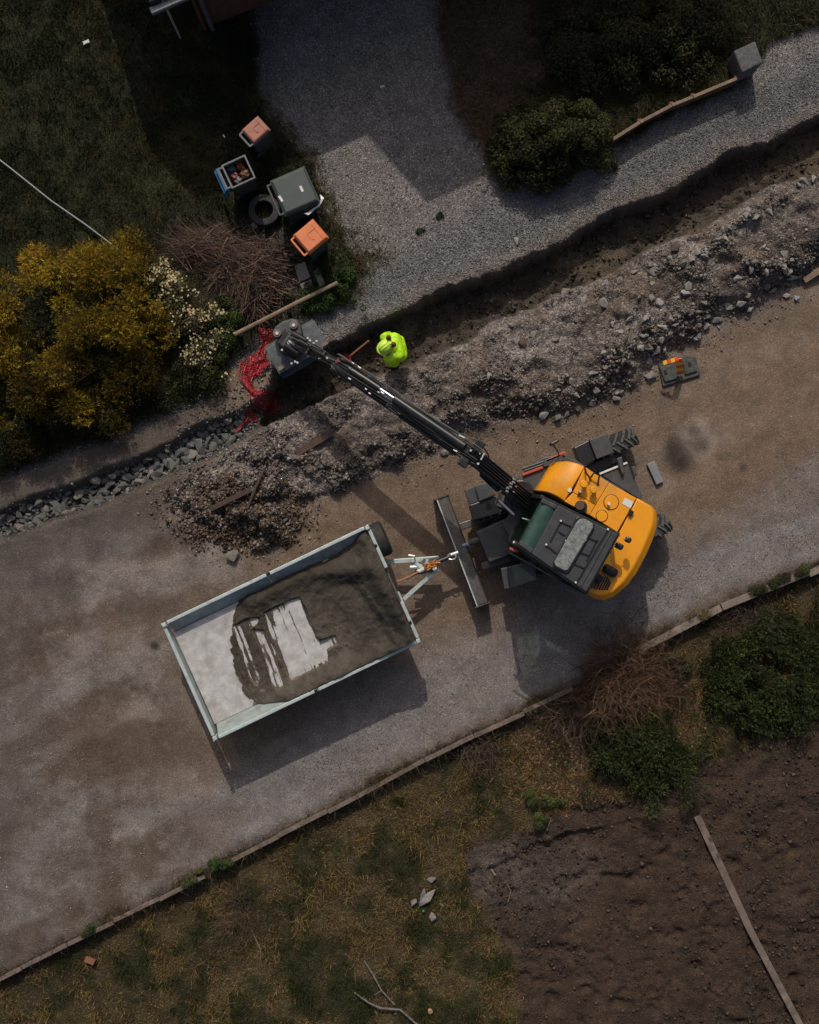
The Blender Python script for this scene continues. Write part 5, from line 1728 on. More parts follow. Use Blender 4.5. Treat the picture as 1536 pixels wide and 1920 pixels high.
ps = empty('concrete_path', OnG(575, 525), 'three old concrete slabs in the weeds below the orange bin', 'path')
for pts in ([(553, 500), (573, 492), (583, 522), (562, 531)], [(563, 534), (584, 525), (590, 545), (572, 555)], [(588, 510), (598, 506), (612, 535), (601, 542)]):
    z = float(hpix(*pts[0])) + .05
    MB().prism([tuple(G(x, y)[:2]) for x, y in pts], z - .12, z + .02).build('slab', M['slab'], ps, bevel=.01)

pl1, pl2, pl3 = OnG(1313, 1536, .045), OnG(1412, 1750, .05), OnG(1506, 1930, .05)
pl = empty('plank_walkway', pl2, 'long narrow plank walkway laid across the dug soil', 'plank')
dd = (pl2 - pl1).normalized()
MB().bar(pl1, pl2 + dd * .05, .135, .045).build('plank', M['woodgrey'], pl, bevel=.006)
MB().bar(pl2 + Vector((-.02, .02, .035)) - dd * .12, pl3 + Vector((0, 0, .0)), .125, .04).build('plank', M['woodgrey'], pl, bevel=.006)
for x, y in ((1338, 1580), (1352, 1610), (1413, 1745), (1428, 1778)):
    p = OnG(x, y, .072)
    MB().box(p, (.09, .08, .008), math.radians(-64)).build('mud_patch', M['woodwet'], pl)

plank(OnG(557, 852, .04), OnG(624, 812, .07), .13, .05, 'woodwet', 'wet_board', 'short wet brown board lying on the spoil under the boom', 'board')
plank(OnG(400, 955, .10), OnG(475, 920, .12), .09, .05, 'woodwet', 'wet_board', 'dark half buried board on the small earth heap', 'board')
MB().tube([OnG(470, 955, .06), OnG(485, 915, .10), OnG(500, 880, .08)], [.025, .03, .022], 7).thing('broken_branch', M['bark'], 'broken branch sticking out of the small earth heap', 'branch', smooth=True)
plank(OnG(1219, 868, .05), OnG(1236, 906, .05), .15, .08, 'pipe', 'metal_profile', 'short grey metal profile lying on the road behind the excavator', 'profile')
plank(OnG(1505, 528, .05), OnG(1545, 502, .12), .11, .08, 'wood', 'timber_post', 'timber post end poking in at the right edge of the spoil', 'post')
plank(OnG(923, 1638, .05), OnG(931, 1650, .05), .035, .03, 'wood', 'wooden_peg', 'small pale wooden peg at the corner of the dug soil', 'peg')
plank(OnG(157, 1801, .09), OnG(174, 1809, .09), .10, .07, 'brick', 'brick', 'single red brick in the grass at lower left', 'brick')
for (x, y, sx, sy, rz, lb) in ((717, 163, .085, .035, .2, 'white paper scrap on the shaded driveway'), (907, 309, .04, .03, .5, 'tiny white scrap beside the round bush'), (422, 259, .06, .025, -1.0, 'white scrap on the lawn left of the pink bin'), (164, 82, .12, .06, .4, 'pale flat scrap on the dark lawn at upper left')):
    p = OnG(x, y, .05 if x < 500 else .012)
    MB().box(p, (sx, sy, .006), rz).thing('paper_scrap', M['white'], lb, 'scrap')
MB().tube([OnG(-40, 270, .12), OnG(30, 324, .12), OnG(100, 380, .10), OnG(165, 425, .12), OnG(228, 473, .14)], .016, 7).thing('washing_line_pole', M['pipe'], 'long thin grey pole lying across the lawn to the yellow shrub', 'pole', smooth=True)

# lane marker on its black rubber foot
mk = empty('lane_marker', OnG(1270, 695), 'bent orange and yellow lane marker in a black rubber foot', 'marker')
def c8(x, y): return (1215 + x / 12.8, 650 + y / 12.8)
mz = float(hpix(1270, 698))
MB().pxprism([c8(235, 440), c8(880, 235), c8(1130, 250), c8(1240, 690), c8(340, 970)], mz, mz + .07, mz).build('rubber_foot', M['rubberbase'], mk, bevel=.015)
for pts in ([(270, 480), (600, 420), (700, 770), (400, 855)], [(830, 330), (1110, 270), (1190, 590), (890, 680)]):
    pd = MB().pxprism([c8(*p) for p in pts], mz + .071, mz + .115, mz + .1).build('rubber_pad', M['rubberbase'], mk, bevel=.02)
for x, y in ((425, 620), (1000, 430)):
    MB().box(W(*c8(x, y), mz + .118), (.055, .085, .012), math.radians(15)).build('socket', M['black'], mk)
def strip(pa, pb, w, mats):
    n = len(mats)
    dv = (pb - pa).normalized()
    upv = Vector((1, 0, 0)).cross(dv) if abs(dv.y) > abs(dv.x) else Vector((0, 0, 1))
    for i, mt in enumerate(mats):
        a, b = lerp(pa, pb, i / n), lerp(pa, pb, (i + 1) / n - .004)
        MB().bar(a, b, w, .018, up=upv).build('marker_panel', M[mt], mk, bevel=.004)
ma, mb_, mc_ = W(*c8(780, 650), mz + .12), W(*c8(735, 290), .66), W(*c8(370, 395), .50)
strip(ma, mb_, .115, ['markorange', 'markyellow', 'markorange', 'markyellow', 'markorange'])
strip(mb_, mc_, .075, ['markorange', 'markyellow', 'markorange', 'markyellow'])

# ------------------------------------------------------------------ rocks
def rock_mesh(seed, flat=.75, pts=13):
    rn = random.Random(seed)
    bm = bmesh.new()
    for _ in range(pts):
        v = Vector((rn.gauss(0, 1), rn.gauss(0, 1), rn.gauss(0, 1))).normalized() * rn.uniform(.40, .56)
        v.x *= rn.uniform(.85, 1.15)
        bm.verts.new((v.x, v.y * .85, v.z * flat))
    bmesh.ops.convex_hull(bm, input=bm.verts)
    for v in [v for v in bm.verts if not v.link_faces]:
        bm.verts.remove(v)
    bmesh.ops.recalc_face_normals(bm, faces=bm.faces)
    try:
        bmesh.ops.bevel(bm, geom=list(bm.edges), offset=.025, segments=1, affect='EDGES', clamp_overlap=True)
    except Exception:
        pass
    me = bpy.data.meshes.new('rock')
    bm.to_mesh(me)
    bm.free()
    return me


ROCKS = {}
for mk_ in ('rockA', 'rockB', 'rockC', 'rockG', 'rockD'):
    ROCKS[mk_] = []
    for s in range(6):
        me = rock_mesh(100 + s * 7 + hash(mk_[-1]) % 1 + ord(mk_[-1]) * 13)
        me.materials.append(M[mk_])
        ROCKS[mk_].append(me)
rrk = random.Random(44)


def rock(px, py, size, kind, label, group=None, elong=1.0, rz=None, sink=.22, name='rock', dz=0.0):
    o = bpy.data.objects.new(name, rrk.choice(ROCKS[kind]))
    h = float(hpix(px, py))
    sc = size * 1.08
    o.scale = (sc * elong, sc, sc * rrk.uniform(.75, 1.05))
    o.rotation_euler = (rrk.uniform(-.3, .3), rrk.uniform(-.3, .3), rz if rz is not None else rrk.uniform(0, 6.28))
    o.location = G(px, py, h + sc * (.36 - sink) + dz)
    COL.objects.link(o)
    return tag(o, label, 'rock', group)


LS = 'loose pale grey rock lying on the spoil bank beside the trench'
GS = 'rocks on the spoil bank'
big = [(270, 1245, 45), (312, 1228, 38), (165, 1200, 35), (345, 1145, 45), (320, 1080, 40), (425, 1045, 40), (35, 1230, 30), (365, 1205, 30), (600, 780, 42), (670, 790, 35), (670, 860, 45), (655, 920, 45), (735, 925, 58), (755, 880, 45), (710, 975, 40), (745, 965, 35),
       (945, 845, 45), (990, 805, 55), (1030, 765, 55), (1085, 712, 45), (1275, 610, 50), (1310, 630, 35), (1115, 595, 50), (1170, 550, 45), (1190, 315, 35), (1260, 280, 40), (1155, 280, 45), (385, 690, 50), (145, 855, 45), (250, 885, 40), (480, 710, 50), (715, 560, 55), (710, 615, 30),
       (875, 630, 45), (860, 660, 40), (820, 685, 35), (740, 705, 50), (850, 530, 45), (895, 515, 45), (950, 495, 35), (1235, 445, 35), (1425, 670, 40), (1340, 475, 40), (525, 810, 40), (560, 845, 30), (540, 1090, 30), (555, 1130, 28), (1500, 100, 40), (1440, 120, 50), (1410, 140, 30), (980, 735, 40), (900, 790, 30), (1050, 810, 22)]
for x, y, s in big:
    rock(940 + x / 2.577, 300 + y / 2.577, s / 257.7, rrk.choice(['rockA', 'rockA', 'rockC', 'rockB']), LS, GS, rrk.uniform(1, 1.35))
sp1 = [(205, 1225, 66, 'rockA', 1.1, 'largest pale grey rock at the foot of the spoil bank above the excavator'), (438, 1175, 45, 'rockC', 1.2, 'pointed pale rock lowest on the road beside the spoil bank'), (450, 1115, 52, 'rockA', 1.0, 'blocky grey rock at the foot of the spoil bank left of the lane marker'),
       (715, 1045, 58, 'rockA', 1.5, 'long grey rock touching the left of the lane marker'), (1145, 700, 52, 'rockC', 1.0, 'squarish pale green grey rock on the road edge right of the lane marker'), (1375, 660, 42, 'rockC', 1.0, 'small cubic pale rock at the far right foot of the spoil bank'),
       (310, 640, 66, 'rockB', 1.1, 'rounded brown grey boulder on the lower trench lip'), (90, 900, 58, 'rockD', 1.0, 'dark brown block on the spoil bank right of the person'), (820, 445, 56, 'rockD', 1.0, 'dark brown clod on the lower trench lip at right'), (1400, 570, 60, 'rockC', 2.2, 'slender upright stone at the right end of the spoil bank')]
for x, y, s, k, el, lb in sp1:
    rock(940 + x / 2.577, 300 + y / 2.577, s / 257.7 / (el ** .4), k, lb, None, el)
den = low * inframe * (PX > 640) * (.3 + sstep(1000, 1250, PX)) * (.3 + sstep(-.1, .25, n_fine))
qx, qy = scatter(den, 78, np.random.default_rng(8))
for x, y in zip(qx, qy):
    rock(x, y, .06 + .11 * rrk.random() ** 1.6, rrk.choice(['rockA', 'rockA', 'rockC', 'rockB']), LS, GS, rrk.uniform(1, 1.5), None, .12)
rock(438, 1041, .27, 'rockB', 'lone squarish stone on the road above the trailer', None, 1.0, .3, .12)
rock(835, 848, .17, 'rockB', 'brown rounded stone under the boom at the spoil edge', None, 1.3, .2)
rock(846, 846, .13, 'rockB', 'smaller brown stone touching another under the boom', None, 1.1, .9)
for x, y, s, lb in ((968, 455, .16, 'flat pale stone on the gravel verge below the round bush'), (1338, 272, .13, 'grey stone on the verge below the board fence'), (620, 1488, .07, 'pale stone on the road edge below the trailer'), (846, 487, .09, 'brown stone on the driveway gravel above the trench')):
    rock(x, y, s, 'rockC' if x in (968, 620) else 'rockB', lb, None, 1.4)
for x, y, s, el, rz, lb in ((775, 1697, .17, 1.0, .1, 'squarish flat stone at left of the stones in the dry grass'), (806, 1688, .26, 2.0, .9, 'long slanting stone among the stones in the dry grass'), (794, 1685, .15, 2.2, 1.3, 'narrow upright stone among the stones in the dry grass'), (810, 1654, .14, 1.3, .2, 'pale oval stone above the others in the dry grass'),
                            (812, 1725, .16, 1.2, 2.0, 'angular stone lowest of those in the dry grass'), (828, 1703, .10, 1.2, 2.0, 'small stone at the right of those in the dry grass')):
    rock(x, y, s, 'rockB' if s < .2 else 'rockA', lb, None, el, rz, .05)
MB().box(OnG(794, 1713, .05), (.045, .04, .04), .4).thing('green_cap', surf('greencap', (.02, .30, .08), .5), 'small bright green plastic cap by the stones in the grass', 'cap', bevel=.015)
for x, y, s in ((508, 486, .18), (479, 425, .16), (465, 440, .14), (495, 445, .13)):
    rock(x, y, s, 'rockC' if x == 508 else 'rockA', {508: 'pale round stone at the right of the brush pile', 479: 'grey stone below the old tyre', 465: 'grey stone at the upper end of the brush pile', 495: 'small grey stone between tyre and orange bin'}[x], None, 1.2)
# rocks filling the old trench at left
LT = 'grey blasted rock in the refilled trench below the yellow shrub'
den = sstep(-6, -14, d_rt) * (PX > -30) * (PX < 450) * inframe * (0.35 + sstep(-0.1, .2, n_mid)) * (1 + 0.8 * sstep(200, 380, PX))
qx, qy = scatter(den, 1600)
kept = []
for x, y in zip(qx, qy):
    s = rrk.uniform(.09, .22) if rrk.random() < .75 else rrk.uniform(.2, .27)
    if all((x - a) ** 2 + (y - b) ** 2 > ((s + c) * 27) ** 2 for a, b, c in kept):
        kept.append((x, y, s))
    if len(kept) >= 185: break
for x, y, s in kept:
    rock(x, y, s, rrk.choice(['rockG', 'rockG', 'rockG', 'rockG', 'rockB']), LT, 'rocks in the refilled trench', rrk.uniform(1, 1.6), None, .24, dz=rrk.uniform(0, .05))

# ------------------------------------------------------------------ gravel, stones and clods too many to count
OCT = np.array([(1, 0, 0), (-1, 0, 0), (0, 1, 0), (0, -1, 0), (0, 0, 1), (0, 0, -1)], dtype=float)
OCF = np.array([(0, 2, 4), (2, 1, 4), (1, 3, 4), (3, 0, 4), (2, 0, 5), (1, 2, 5), (3, 1, 5), (0, 3, 5)])


def pebbles(name, px, py, size, cols, label, cat='gravel', lift=.25):
    n = len(px)
    rz = RNG.uniform(0, 2 * np.pi, n)
    V = OCT[None] * RNG.uniform(.55, 1.2, (n, 6, 1)) + RNG.normal(0, .16, (n, 6, 3))
    V = V * (size[:, None, None] * .5) * RNG.uniform(.7, 1.3, (n, 1, 3))
    V[:, :, 2] *= .8
    c, s = np.cos(rz)[:, None], np.sin(rz)[:, None]
    X = V[:, :, 0] * c - V[:, :, 1] * s
    Y = V[:, :, 0] * s + V[:, :, 1] * c
    V[:, :, 0] = X + ((px - 768) / S)[:, None]
    V[:, :, 1] = Y - ((py - 960) / S)[:, None]
    V[:, :, 2] += (hpix(px, py) + size * lift)[:, None]
    F = (OCF[None] + (np.arange(n) * 6)[:, None, None]).reshape(-1, 3)
    o = np_mesh(name, V.reshape(-1, 3), F, M['stone_bits'], np.repeat(cols, 6, axis=0))
    return tag(o, label, cat, kind='stuff')


def tones(n, bases, var=.25):
    b = np.array(bases)[RNG.integers(0, len(bases), n)]
    return np.clip(b * (1 + RNG.normal(0, var, (n, 1))), .01, .5)


PALE = [(.21, .195, .185), (.17, .155, .145), (.25, .23, .215), (.14, .12, .105)]
n = 30000
x, y = scatter(t_sp * (1 - t_tr) * inframe * (.30 + low * 1.3) * (.25 + sstep(-.2, .25, n_fine)), n)
lw_ = fld(low, x, y)
pebbles('spoil_rubble', x, y, .010 + (.024 + .075 * lw_) * RNG.random(n) ** 2.8, tones(n, PALE + [(.09, .07, .06), (.07, .055, .048)], .3) * (1 - .42 * lw_ * RNG.random(n))[:, None], 'broken stone and earth covering the spoil bank', 'rubble')
n = 6500
x, y = scatter(np.clip(heap - .14, 0, 1) * (.4 + sstep(-.2, .2, n_fine)), n)
pebbles('earth_heap_clods', x, y, .018 + .07 * RNG.random(n) ** 3, tones(n, [(.080, .052, .036), (.06, .04, .03), (.10, .07, .05), (.16, .125, .095)], .3), 'dark clods and stones on the small earth heap', 'clods')
n = 26000
x, y = scatter(t_up * (1 - t_lw) * (1 - t_dt) * (1 - t_tr) * inframe * (.35 + verge * 1.3 + 1.0 * vl), n)
pebbles('crushed_stone', x, y, .012 + .028 * RNG.random(n) ** 2.5, tones(n, [(.20, .20, .205), (.16, .16, .165), (.25, .245, .24), (.12, .115, .11)], .25), 'crushed grey stone over verge and driveway', 'gravel')
n = 15000
band = sstep(70, -20, below + n_soft * 120) * (1 - t_gd)
strip_ = np.exp(-(pdist([(560, 1470), (800, 1330), (980, 1240), (1180, 1150), (1330, 1060), (1480, 1000)], PX, PY) / 30) ** 2)
x, y = scatter(inframe * (band * .4 + strip_ * 1.6 + .05) * (1 - t_gd) * (1 - t_up) * (1 - t_sp) * (1 - t_tr) * (1 - t_rt) * (.3 + sstep(-.2, .3, n_mid)), n)
pebbles('road_gravel', x, y, .010 + .026 * RNG.random(n) ** 3, tones(n, [(.20, .185, .18), (.16, .145, .14), (.27, .255, .245)], .25), 'fine loose gravel along the lower side of the road', 'gravel')
n = 700
x, y = scatter(inframe * sstep(70, 4, np.abs(d_sp)) * (d_sp > 0) * (1 - t_up) * (1 - t_gd) * (1 - t_tr), n)
pebbles('scattered_stones', x, y, .02 + .05 * RNG.random(n) ** 3, tones(n, PALE, .2), 'scattered small stones on the brown road below the spoil', 'stones')
n = 2600
x, y = scatter(inframe * (t_rt * (PX < 470) + .6 * sstep(60, 0, np.abs(d_rt)) * (PX > 330) * (PX < 540) * (1 - t_tr)), n)
pebbles('trench_rubble', x, y, .025 + .06 * RNG.random(n) ** 2.5, tones(n, [(.13, .13, .13), (.17, .165, .16), (.08, .075, .072)], .3), 'small broken stone between the rocks of the refilled trench', 'rubble')
n = 2600
x, y = scatter(inframe * t_tr, n)
pebbles('trench_clods', x, y, .02 + .08 * RNG.random(n) ** 3, tones(n, [(.05, .04, .032), (.07, .055, .042), (.10, .085, .07)], .3), 'wet clods and stones on the trench floor', 'clods')
n = 5200
x, y = scatter(inframe * t_so * (.3 + sstep(-.1, .3, n_mid)), n)
pebbles('soil_clods', x, y, .018 + .075 * RNG.random(n) ** 3.5, tones(n, [(.055, .038, .029), (.045, .032, .025), (.075, .054, .042)], .25), 'crumbs of earth on the dug soil', 'soil')

# ------------------------------------------------------------------ plants
def blades(name, px, py, h, w, cols, lean, label, cat='grass', parent=None, kind='stuff', z0=None):
    """one bent blade (two faces) at each plan pixel"""
    n = len(px)
    a = RNG.uniform(0, 2 * np.pi, n)
    la = RNG.uniform(0, 2 * np.pi, n)
    L = np.abs(RNG.normal(lean, lean * .5, n)) * h
    bx, by = (px - 768) / S, -(py - 960) / S
    bz = (hpix(px, py) - .01) if z0 is None else z0
    B = np.stack([bx, by, bz], -1)
    sd = np.stack([np.cos(a), np.sin(a), np.zeros(n)], -1) * (w * .5)[:, None]
    ld_ = np.stack([np.cos(la), np.sin(la), np.zeros(n)], -1)
    mid = B + ld_ * (L * .35)[:, None] + np.array([0, 0, 1.]) * (h * .62)[:, None]
    tip = B + ld_ * L[:, None] + np.array([0, 0, 1.]) * (h * np.clip(1 - .25 * lean, .3, 1))[:, None]
    V = np.stack([B - sd, B + sd, mid + sd * .8, mid - sd * .8, tip], 1).reshape(-1, 3)
    F = np.array([(0, 1, 2), (0, 2, 3), (3, 2, 4)])
    F = (F[None] + (np.arange(n) * 5)[:, None, None]).reshape(-1, 3)
    o = np_mesh(name, V, F, M['leaf'], np.repeat(cols, 5, axis=0), parent)
    if parent is None: tag(o, label, cat, kind=kind)
    return o


def mixcol(n, bases, var=.25, hue=.12):
    b = np.array(bases, dtype=float)[RNG.integers(0, len(bases), n)]
    b = b * (1 + RNG.normal(0, var, (n, 1))) * (1 + RNG.normal(0, hue, (n, 3)))
    return np.clip(b, .004, .6)


def patchcol(px, py, A, B, field, var=.25):
    n = len(px)
    f = (RNG.random(n) < np.clip(fld(field, px, py), 0, 1)).astype(float)[:, None]
    return np.clip(mixcol(n, A, var) * (1 - f) + mixcol(n, B, var) * f, .004, .6)


n = 60000
x, y = scatter(t_lw * inframe * (.35 + sstep(-.2, .2, n_fine)) * (1 - .8 * sstep(0, -40, sdf([(330, 440), (560, 420), (600, 560), (450, 620), (0, 900), (-60, 880), (-60, 520), (200, 470)], PX, PY))), n)
gcol = patchcol(x, y, [(.020, .030, .008), (.028, .036, .010), (.014, .024, .008)], [(.055, .048, .015), (.040, .038, .012)], sstep(.0, .3, n_mid))
blades('lawn_grass', x, y, RNG.uniform(.05, .12, n), RNG.uniform(.008, .016, n), gcol, .7, 'dark green lawn grass at upper left')
n = 105000
x, y = scatter(t_gd * (1 - t_so) * inframe * (.4 + sstep(-.2, .2, n_fine)) * sstep(4, 14, dk), n)
fmix = g_f
gcol = patchcol(x, y, [(.20, .138, .052), (.16, .105, .040), (.25, .18, .075), (.11, .074, .03)], [(.034, .042, .010), (.050, .052, .014), (.024, .032, .009)], fmix)
tuft = .45 + 1.5 * fld(sstep(-.1, .28, fbm(mx_, my_, .24, 3, 83)), x, y)
blades('dry_grass', x, y, RNG.uniform(.04, .09, n) * tuft, RNG.uniform(.006, .013, n), gcol, .9, 'matted golden brown and green grass below the road edging')
n = 14000
x, y = scatter(t_dt * inframe * sstep(1040, 960, PX + n_rag * 2) * (.4 + sstep(-.2, .2, n_fine)), n)
blades('dry_verge_grass', x, y, RNG.uniform(.04, .12, n), RNG.uniform(.008, .015, n), mixcol(n, [(.19, .12, .075), (.15, .095, .06), (.11, .075, .045), (.08, .07, .035)]), 1.0, 'dry brown grass right of the driveway')
n = 26000
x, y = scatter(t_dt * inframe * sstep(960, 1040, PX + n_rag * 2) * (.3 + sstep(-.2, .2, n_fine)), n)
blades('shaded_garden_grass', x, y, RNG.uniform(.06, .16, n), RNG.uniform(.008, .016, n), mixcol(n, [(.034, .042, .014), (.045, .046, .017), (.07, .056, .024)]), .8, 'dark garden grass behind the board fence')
n = 5500
x, y = scatter(inframe * (sstep(26, 4, np.abs(d_lw)) * (PX > 470) * (PY > 180) * (PY < 560) + .7 * np.exp(-(((PX - 680) / 40) ** 2 + ((PY - 470) / 50) ** 2))) * (.2 + sstep(0, .3, n_fine)), n)
blades('driveway_edge_grass', x, y, RNG.uniform(.03, .10, n), RNG.uniform(.008, .014, n), mixcol(n, [(.09, .075, .032), (.05, .055, .018), (.12, .085, .04)]), 1.0, 'thin dry grass along the driveway edge')
n = 5000
x, y = scatter(t_gd * inframe * sstep(70, -20, sdf([(900, 1400), (1180, 1270), (1330, 1330), (1240, 1440), (1050, 1500)], PX, PY) + n_rag), n)
bx = blades('leaf_litter', x, y, RNG.uniform(.02, .05, n), RNG.uniform(.03, .06, n), mixcol(n, [(.20, .11, .05), (.15, .08, .04), (.25, .16, .075), (.09, .05, .03)]), 1.2, 'fallen brown leaves under the bare shrub', 'leaves')


def leaf_cloud(pts, nrm, size, cols, asp=.5):
    """diamond leaves: centre points (n,3), facing roughly nrm"""
    n = len(pts)
    r = RNG.normal(0, 1, (n, 3))
    t = np.cross(nrm, r)
    t /= np.linalg.norm(t, axis=1, keepdims=True) + 1e-9
    b = np.cross(nrm, t)
    b /= np.linalg.norm(b, axis=1, keepdims=True) + 1e-9
    s = size[:, None]
    fold = nrm * s * .18
    V = np.stack([pts - t * s * .5, pts - b * s * asp * .5 + fold, pts + t * s * .5, pts + b * s * asp * .5 + fold], 1).reshape(-1, 3)
    F = (np.array([(0, 1, 2, 3)])[None] + (np.arange(n) * 4)[:, None, None]).reshape(-1, 4)
    return V, F, np.repeat(cols, 4, axis=0)


def lobes_points(lobes, n, shell=.55):
    """random points in a union of ellipsoids, denser near the surface"""
    vol = np.array([l[3] * l[4] * l[5] for l in lobes]) ** .72
    k = RNG.choice(len(lobes), n, p=vol / vol.sum())
    d = RNG.normal(0, 1, (n, 3))
    d /= np.linalg.norm(d, axis=1, keepdims=True)
    d[:, 2] = np.abs(d[:, 2]) * np.where(RNG.random(n) < .85, 1, -.4)
    rad = shell + (1 - shell) * RNG.random(n) ** .5
    L = np.array(lobes)[k]
    P = L[:, :3] + d * rad[:, None] * L[:, 3:6]
    return P, d, k


def make_lobes(outline, zmax, count, rmin, rmax, rng, zmin=.15, ragged=28):
    """uneven clumps spread over an outline given in plan pixels"""
    xs = [p[0] for p in outline]
    ys = [p[1] for p in outline]
    res = []
    tries = 0
    while len(res) < count and tries < 6000:
        tries += 1
        x, y = rng.uniform(min(xs), max(xs)), rng.uniform(min(ys), max(ys))
        d = float(sdf(outline, np.array([x]), np.array([y]))[0])
        r = rng.uniform(rmin, rmax)
        if d > -r * ragged: continue
        edge = min(1.0, -d / 90.0)
        z = float(hpix(x, y)) + zmin + (zmax - zmin) * (edge ** .7) * rng.uniform(.40, 1.0)
        g = G(x, y)
        res.append((g.x, g.y, z - r * .5, r, r * rng.uniform(.8, 1.2), r * rng.uniform(.8, 1.3)))
    return res


def branch_mesh(base, tips, r0, rng, n=5):
    m = MB()
    for t in tips:
        a = Vector(base) + Vector((rng.uniform(-.08, .08), rng.uniform(-.08, .08), 0))
        t = Vector(t)
        mid = a.lerp(t, .5) + Vector((rng.uniform(-.1, .1), rng.uniform(-.1, .1), rng.uniform(0, .2)))
        m.tube([a, a.lerp(mid, .5), mid, mid.lerp(t, .6), t], [r0, r0 * .85, r0 * .65, r0 * .45, r0 * .2], n)
    return m


def shrub(name, outline, zmax, nl, rr, leaves, lsize, palette, label, cat, seed, asp=.5, spray=False, tipcol=None, group=None, shell=.5, z0=.15, loose=True, fade=None):
    rng = random.Random(seed)
    cx = sum(p[0] for p in outline) / len(outline)
    cy = sum(p[1] for p in outline) / len(outline)
    root = empty(name, OnG(cx, cy), label, cat, group)
    lob = make_lobes(outline, zmax, nl, rr[0], rr[1], rng, z0)
    off = np.array(tuple(world_loc(root)))
    lob = lob + [(l[0] + rng.uniform(-.5, .5), l[1] + rng.uniform(-.5, .5), max(l[2] - rng.uniform(0, .25), .05), *(3 * [rng.uniform(.06, .13)])) for l in rng.sample(lob, len(lob) // 2)] if (loose and nl > 20) else lob
    P, d, k = lobes_points(lob, leaves, shell)
    lobetone = RNG.normal(1, .28, len(lob))
    if fade is not None:      # clumps get darker towards the lower side
        lp = np.array([(-l[1] * S + 960) for l in lob])
        lobetone = lobetone * np.clip(1.15 - .85 * sstep(fade[0], fade[1], lp + RNG.normal(0, 70, len(lob))), .12, 2)
    lobetone = np.clip(lobetone, .12, 2)[k]
    if spray:     # feathery upright sprays
        m = 7
        n = len(P) // m
        P, d, k2 = P[:n], d[:n], lobetone[:n]
        dirs = d * .55 + RNG.normal(0, .28, (n, 3)) + np.array([0, 0, .55])
        dirs /= np.linalg.norm(dirs, axis=1, keepdims=True)
        LP, LN, LS_, LT = [], [], [], []
        Lsp = RNG.uniform(.09, .20, n)
        Vs, Fs, Cs = [], [], []
        base = mixcol(n, palette, .2) * k2[:, None]
        cnt = 0
        for j in range(m):
            f = j / (m - 1)
            sidev = np.cross(dirs, RNG.normal(0, 1, (n, 3)))
            sidev /= np.linalg.norm(sidev, axis=1, keepdims=True) + 1e-9
            ax = dirs * .75 + sidev * (.75 if j < m - 1 else .05)
            ax /= np.linalg.norm(ax, axis=1, keepdims=True)
            s0 = P + dirs * (Lsp * f * .8)[:, None]
            ln = Lsp * (.55 - .2 * f)
            wv = np.cross(ax, RNG.normal(0, 1, (n, 3)))
            wv /= np.linalg.norm(wv, axis=1, keepdims=True) + 1e-9
            wv *= (lsize * .5)
            mid = s0 + ax * (ln * .45)[:, None]
            tip = s0 + ax * ln[:, None]
            V = np.stack([s0, mid + wv, tip, mid - wv], 1).reshape(-1, 3)
            Vs.append(V)
            Fs.append((np.array([(0, 1, 2, 3)])[None] + (cnt + np.arange(n) * 4)[:, None, None]).reshape(-1, 4))
            cnt += n * 4
            cc = base * (1 + RNG.normal(0, .15, (n, 1))) if tipcol is None else base * (1 - f * .6) + mixcol(n, tipcol, .2) * k2[:, None] * f * .6
            Cs.append(np.repeat(np.clip(cc, .004, .7), 4, axis=0))
        V, F, Cc = np.concatenate(Vs), np.concatenate(Fs), np.concatenate(Cs)
    else:
        nrm = d * .7 + RNG.normal(0, .45, d.shape) + np.array([0, 0, .35])
        nrm /= np.linalg.norm(nrm, axis=1, keepdims=True)
        cols = np.clip(mixcol(len(P), palette, .25) * lobetone[:, None], .004, .7)
        V, F, Cc = leaf_cloud(P, nrm, RNG.uniform(.7, 1.3, len(P)) * lsize, cols, asp)
    np_mesh('crown', V - off, F, M['leaf'], Cc, root)
    tips = [(l[0], l[1], l[2] + l[5] * .4) for l in lob]
    cb_ = OnG(cx, cy)
    tips = sorted(tips, key=lambda q: (q[0] - cb_.x) ** 2 + (q[1] - cb_.y) ** 2)[:14]
    tips = [(q[0], q[1], max(q[2] - .18 * min(1, zmax), cb_.z + .03)) for q in tips if (q[0] - cb_.x) ** 2 + (q[1] - cb_.y) ** 2 < 1.0] or tips[:3]
    branch_mesh(OnG(cx, cy, -.03), tips, .03 * min(1, zmax), rng).build('stem', M['bark'], root, smooth=True)
    return root, lob


# big yellow shrub at left and its neighbours
YEL = [(-140, 560), (-60, 530), (30, 500), (110, 480), (170, 455), (260, 458), (320, 480), (345, 520), (320, 560), (330, 620), (300, 680), (330, 720), (260, 750), (240, 800), (150, 830), (60, 850), (-40, 860), (-140, 850)]
shrub('yellow_shrub', YEL, 1.35, 80, (.12, .36), 88000, .016, [(.25, .165, .012), (.30, .195, .016), (.15, .115, .012), (.07, .065, .011), (.11, .09, .012)], 'large feathery golden yellow shrub at the left edge', 'shrub', 3, spray=True, tipcol=[(.38, .25, .018), (.30, .19, .014)], shell=.3, fade=(580, 780))
LOWG = [(-140, 600), (60, 540), (330, 520), (420, 640), (410, 720), (300, 790), (120, 850), (-140, 880)]
shrub('dark_undergrowth', LOWG, .55, 60, (.18, .34), 26000, .045, [(.022, .032, .008), (.035, .040, .010), (.015, .022, .007), (.05, .045, .012)], 'dark green leafy undergrowth beneath the yellow shrub', 'shrub', 5)
BLO = [(290, 500), (345, 515), (385, 560), (425, 610), (440, 640), (420, 660), (395, 690), (370, 700), (345, 660), (310, 620), (300, 560)]
_, blob_l = shrub('blossoming_shrub', BLO, .95, 34, (.13, .26), 9000, .035, [(.045, .045, .018), (.07, .06, .03), (.10, .085, .035)], 'small shrub with cream blossom right of the yellow shrub', 'shrub', 7)
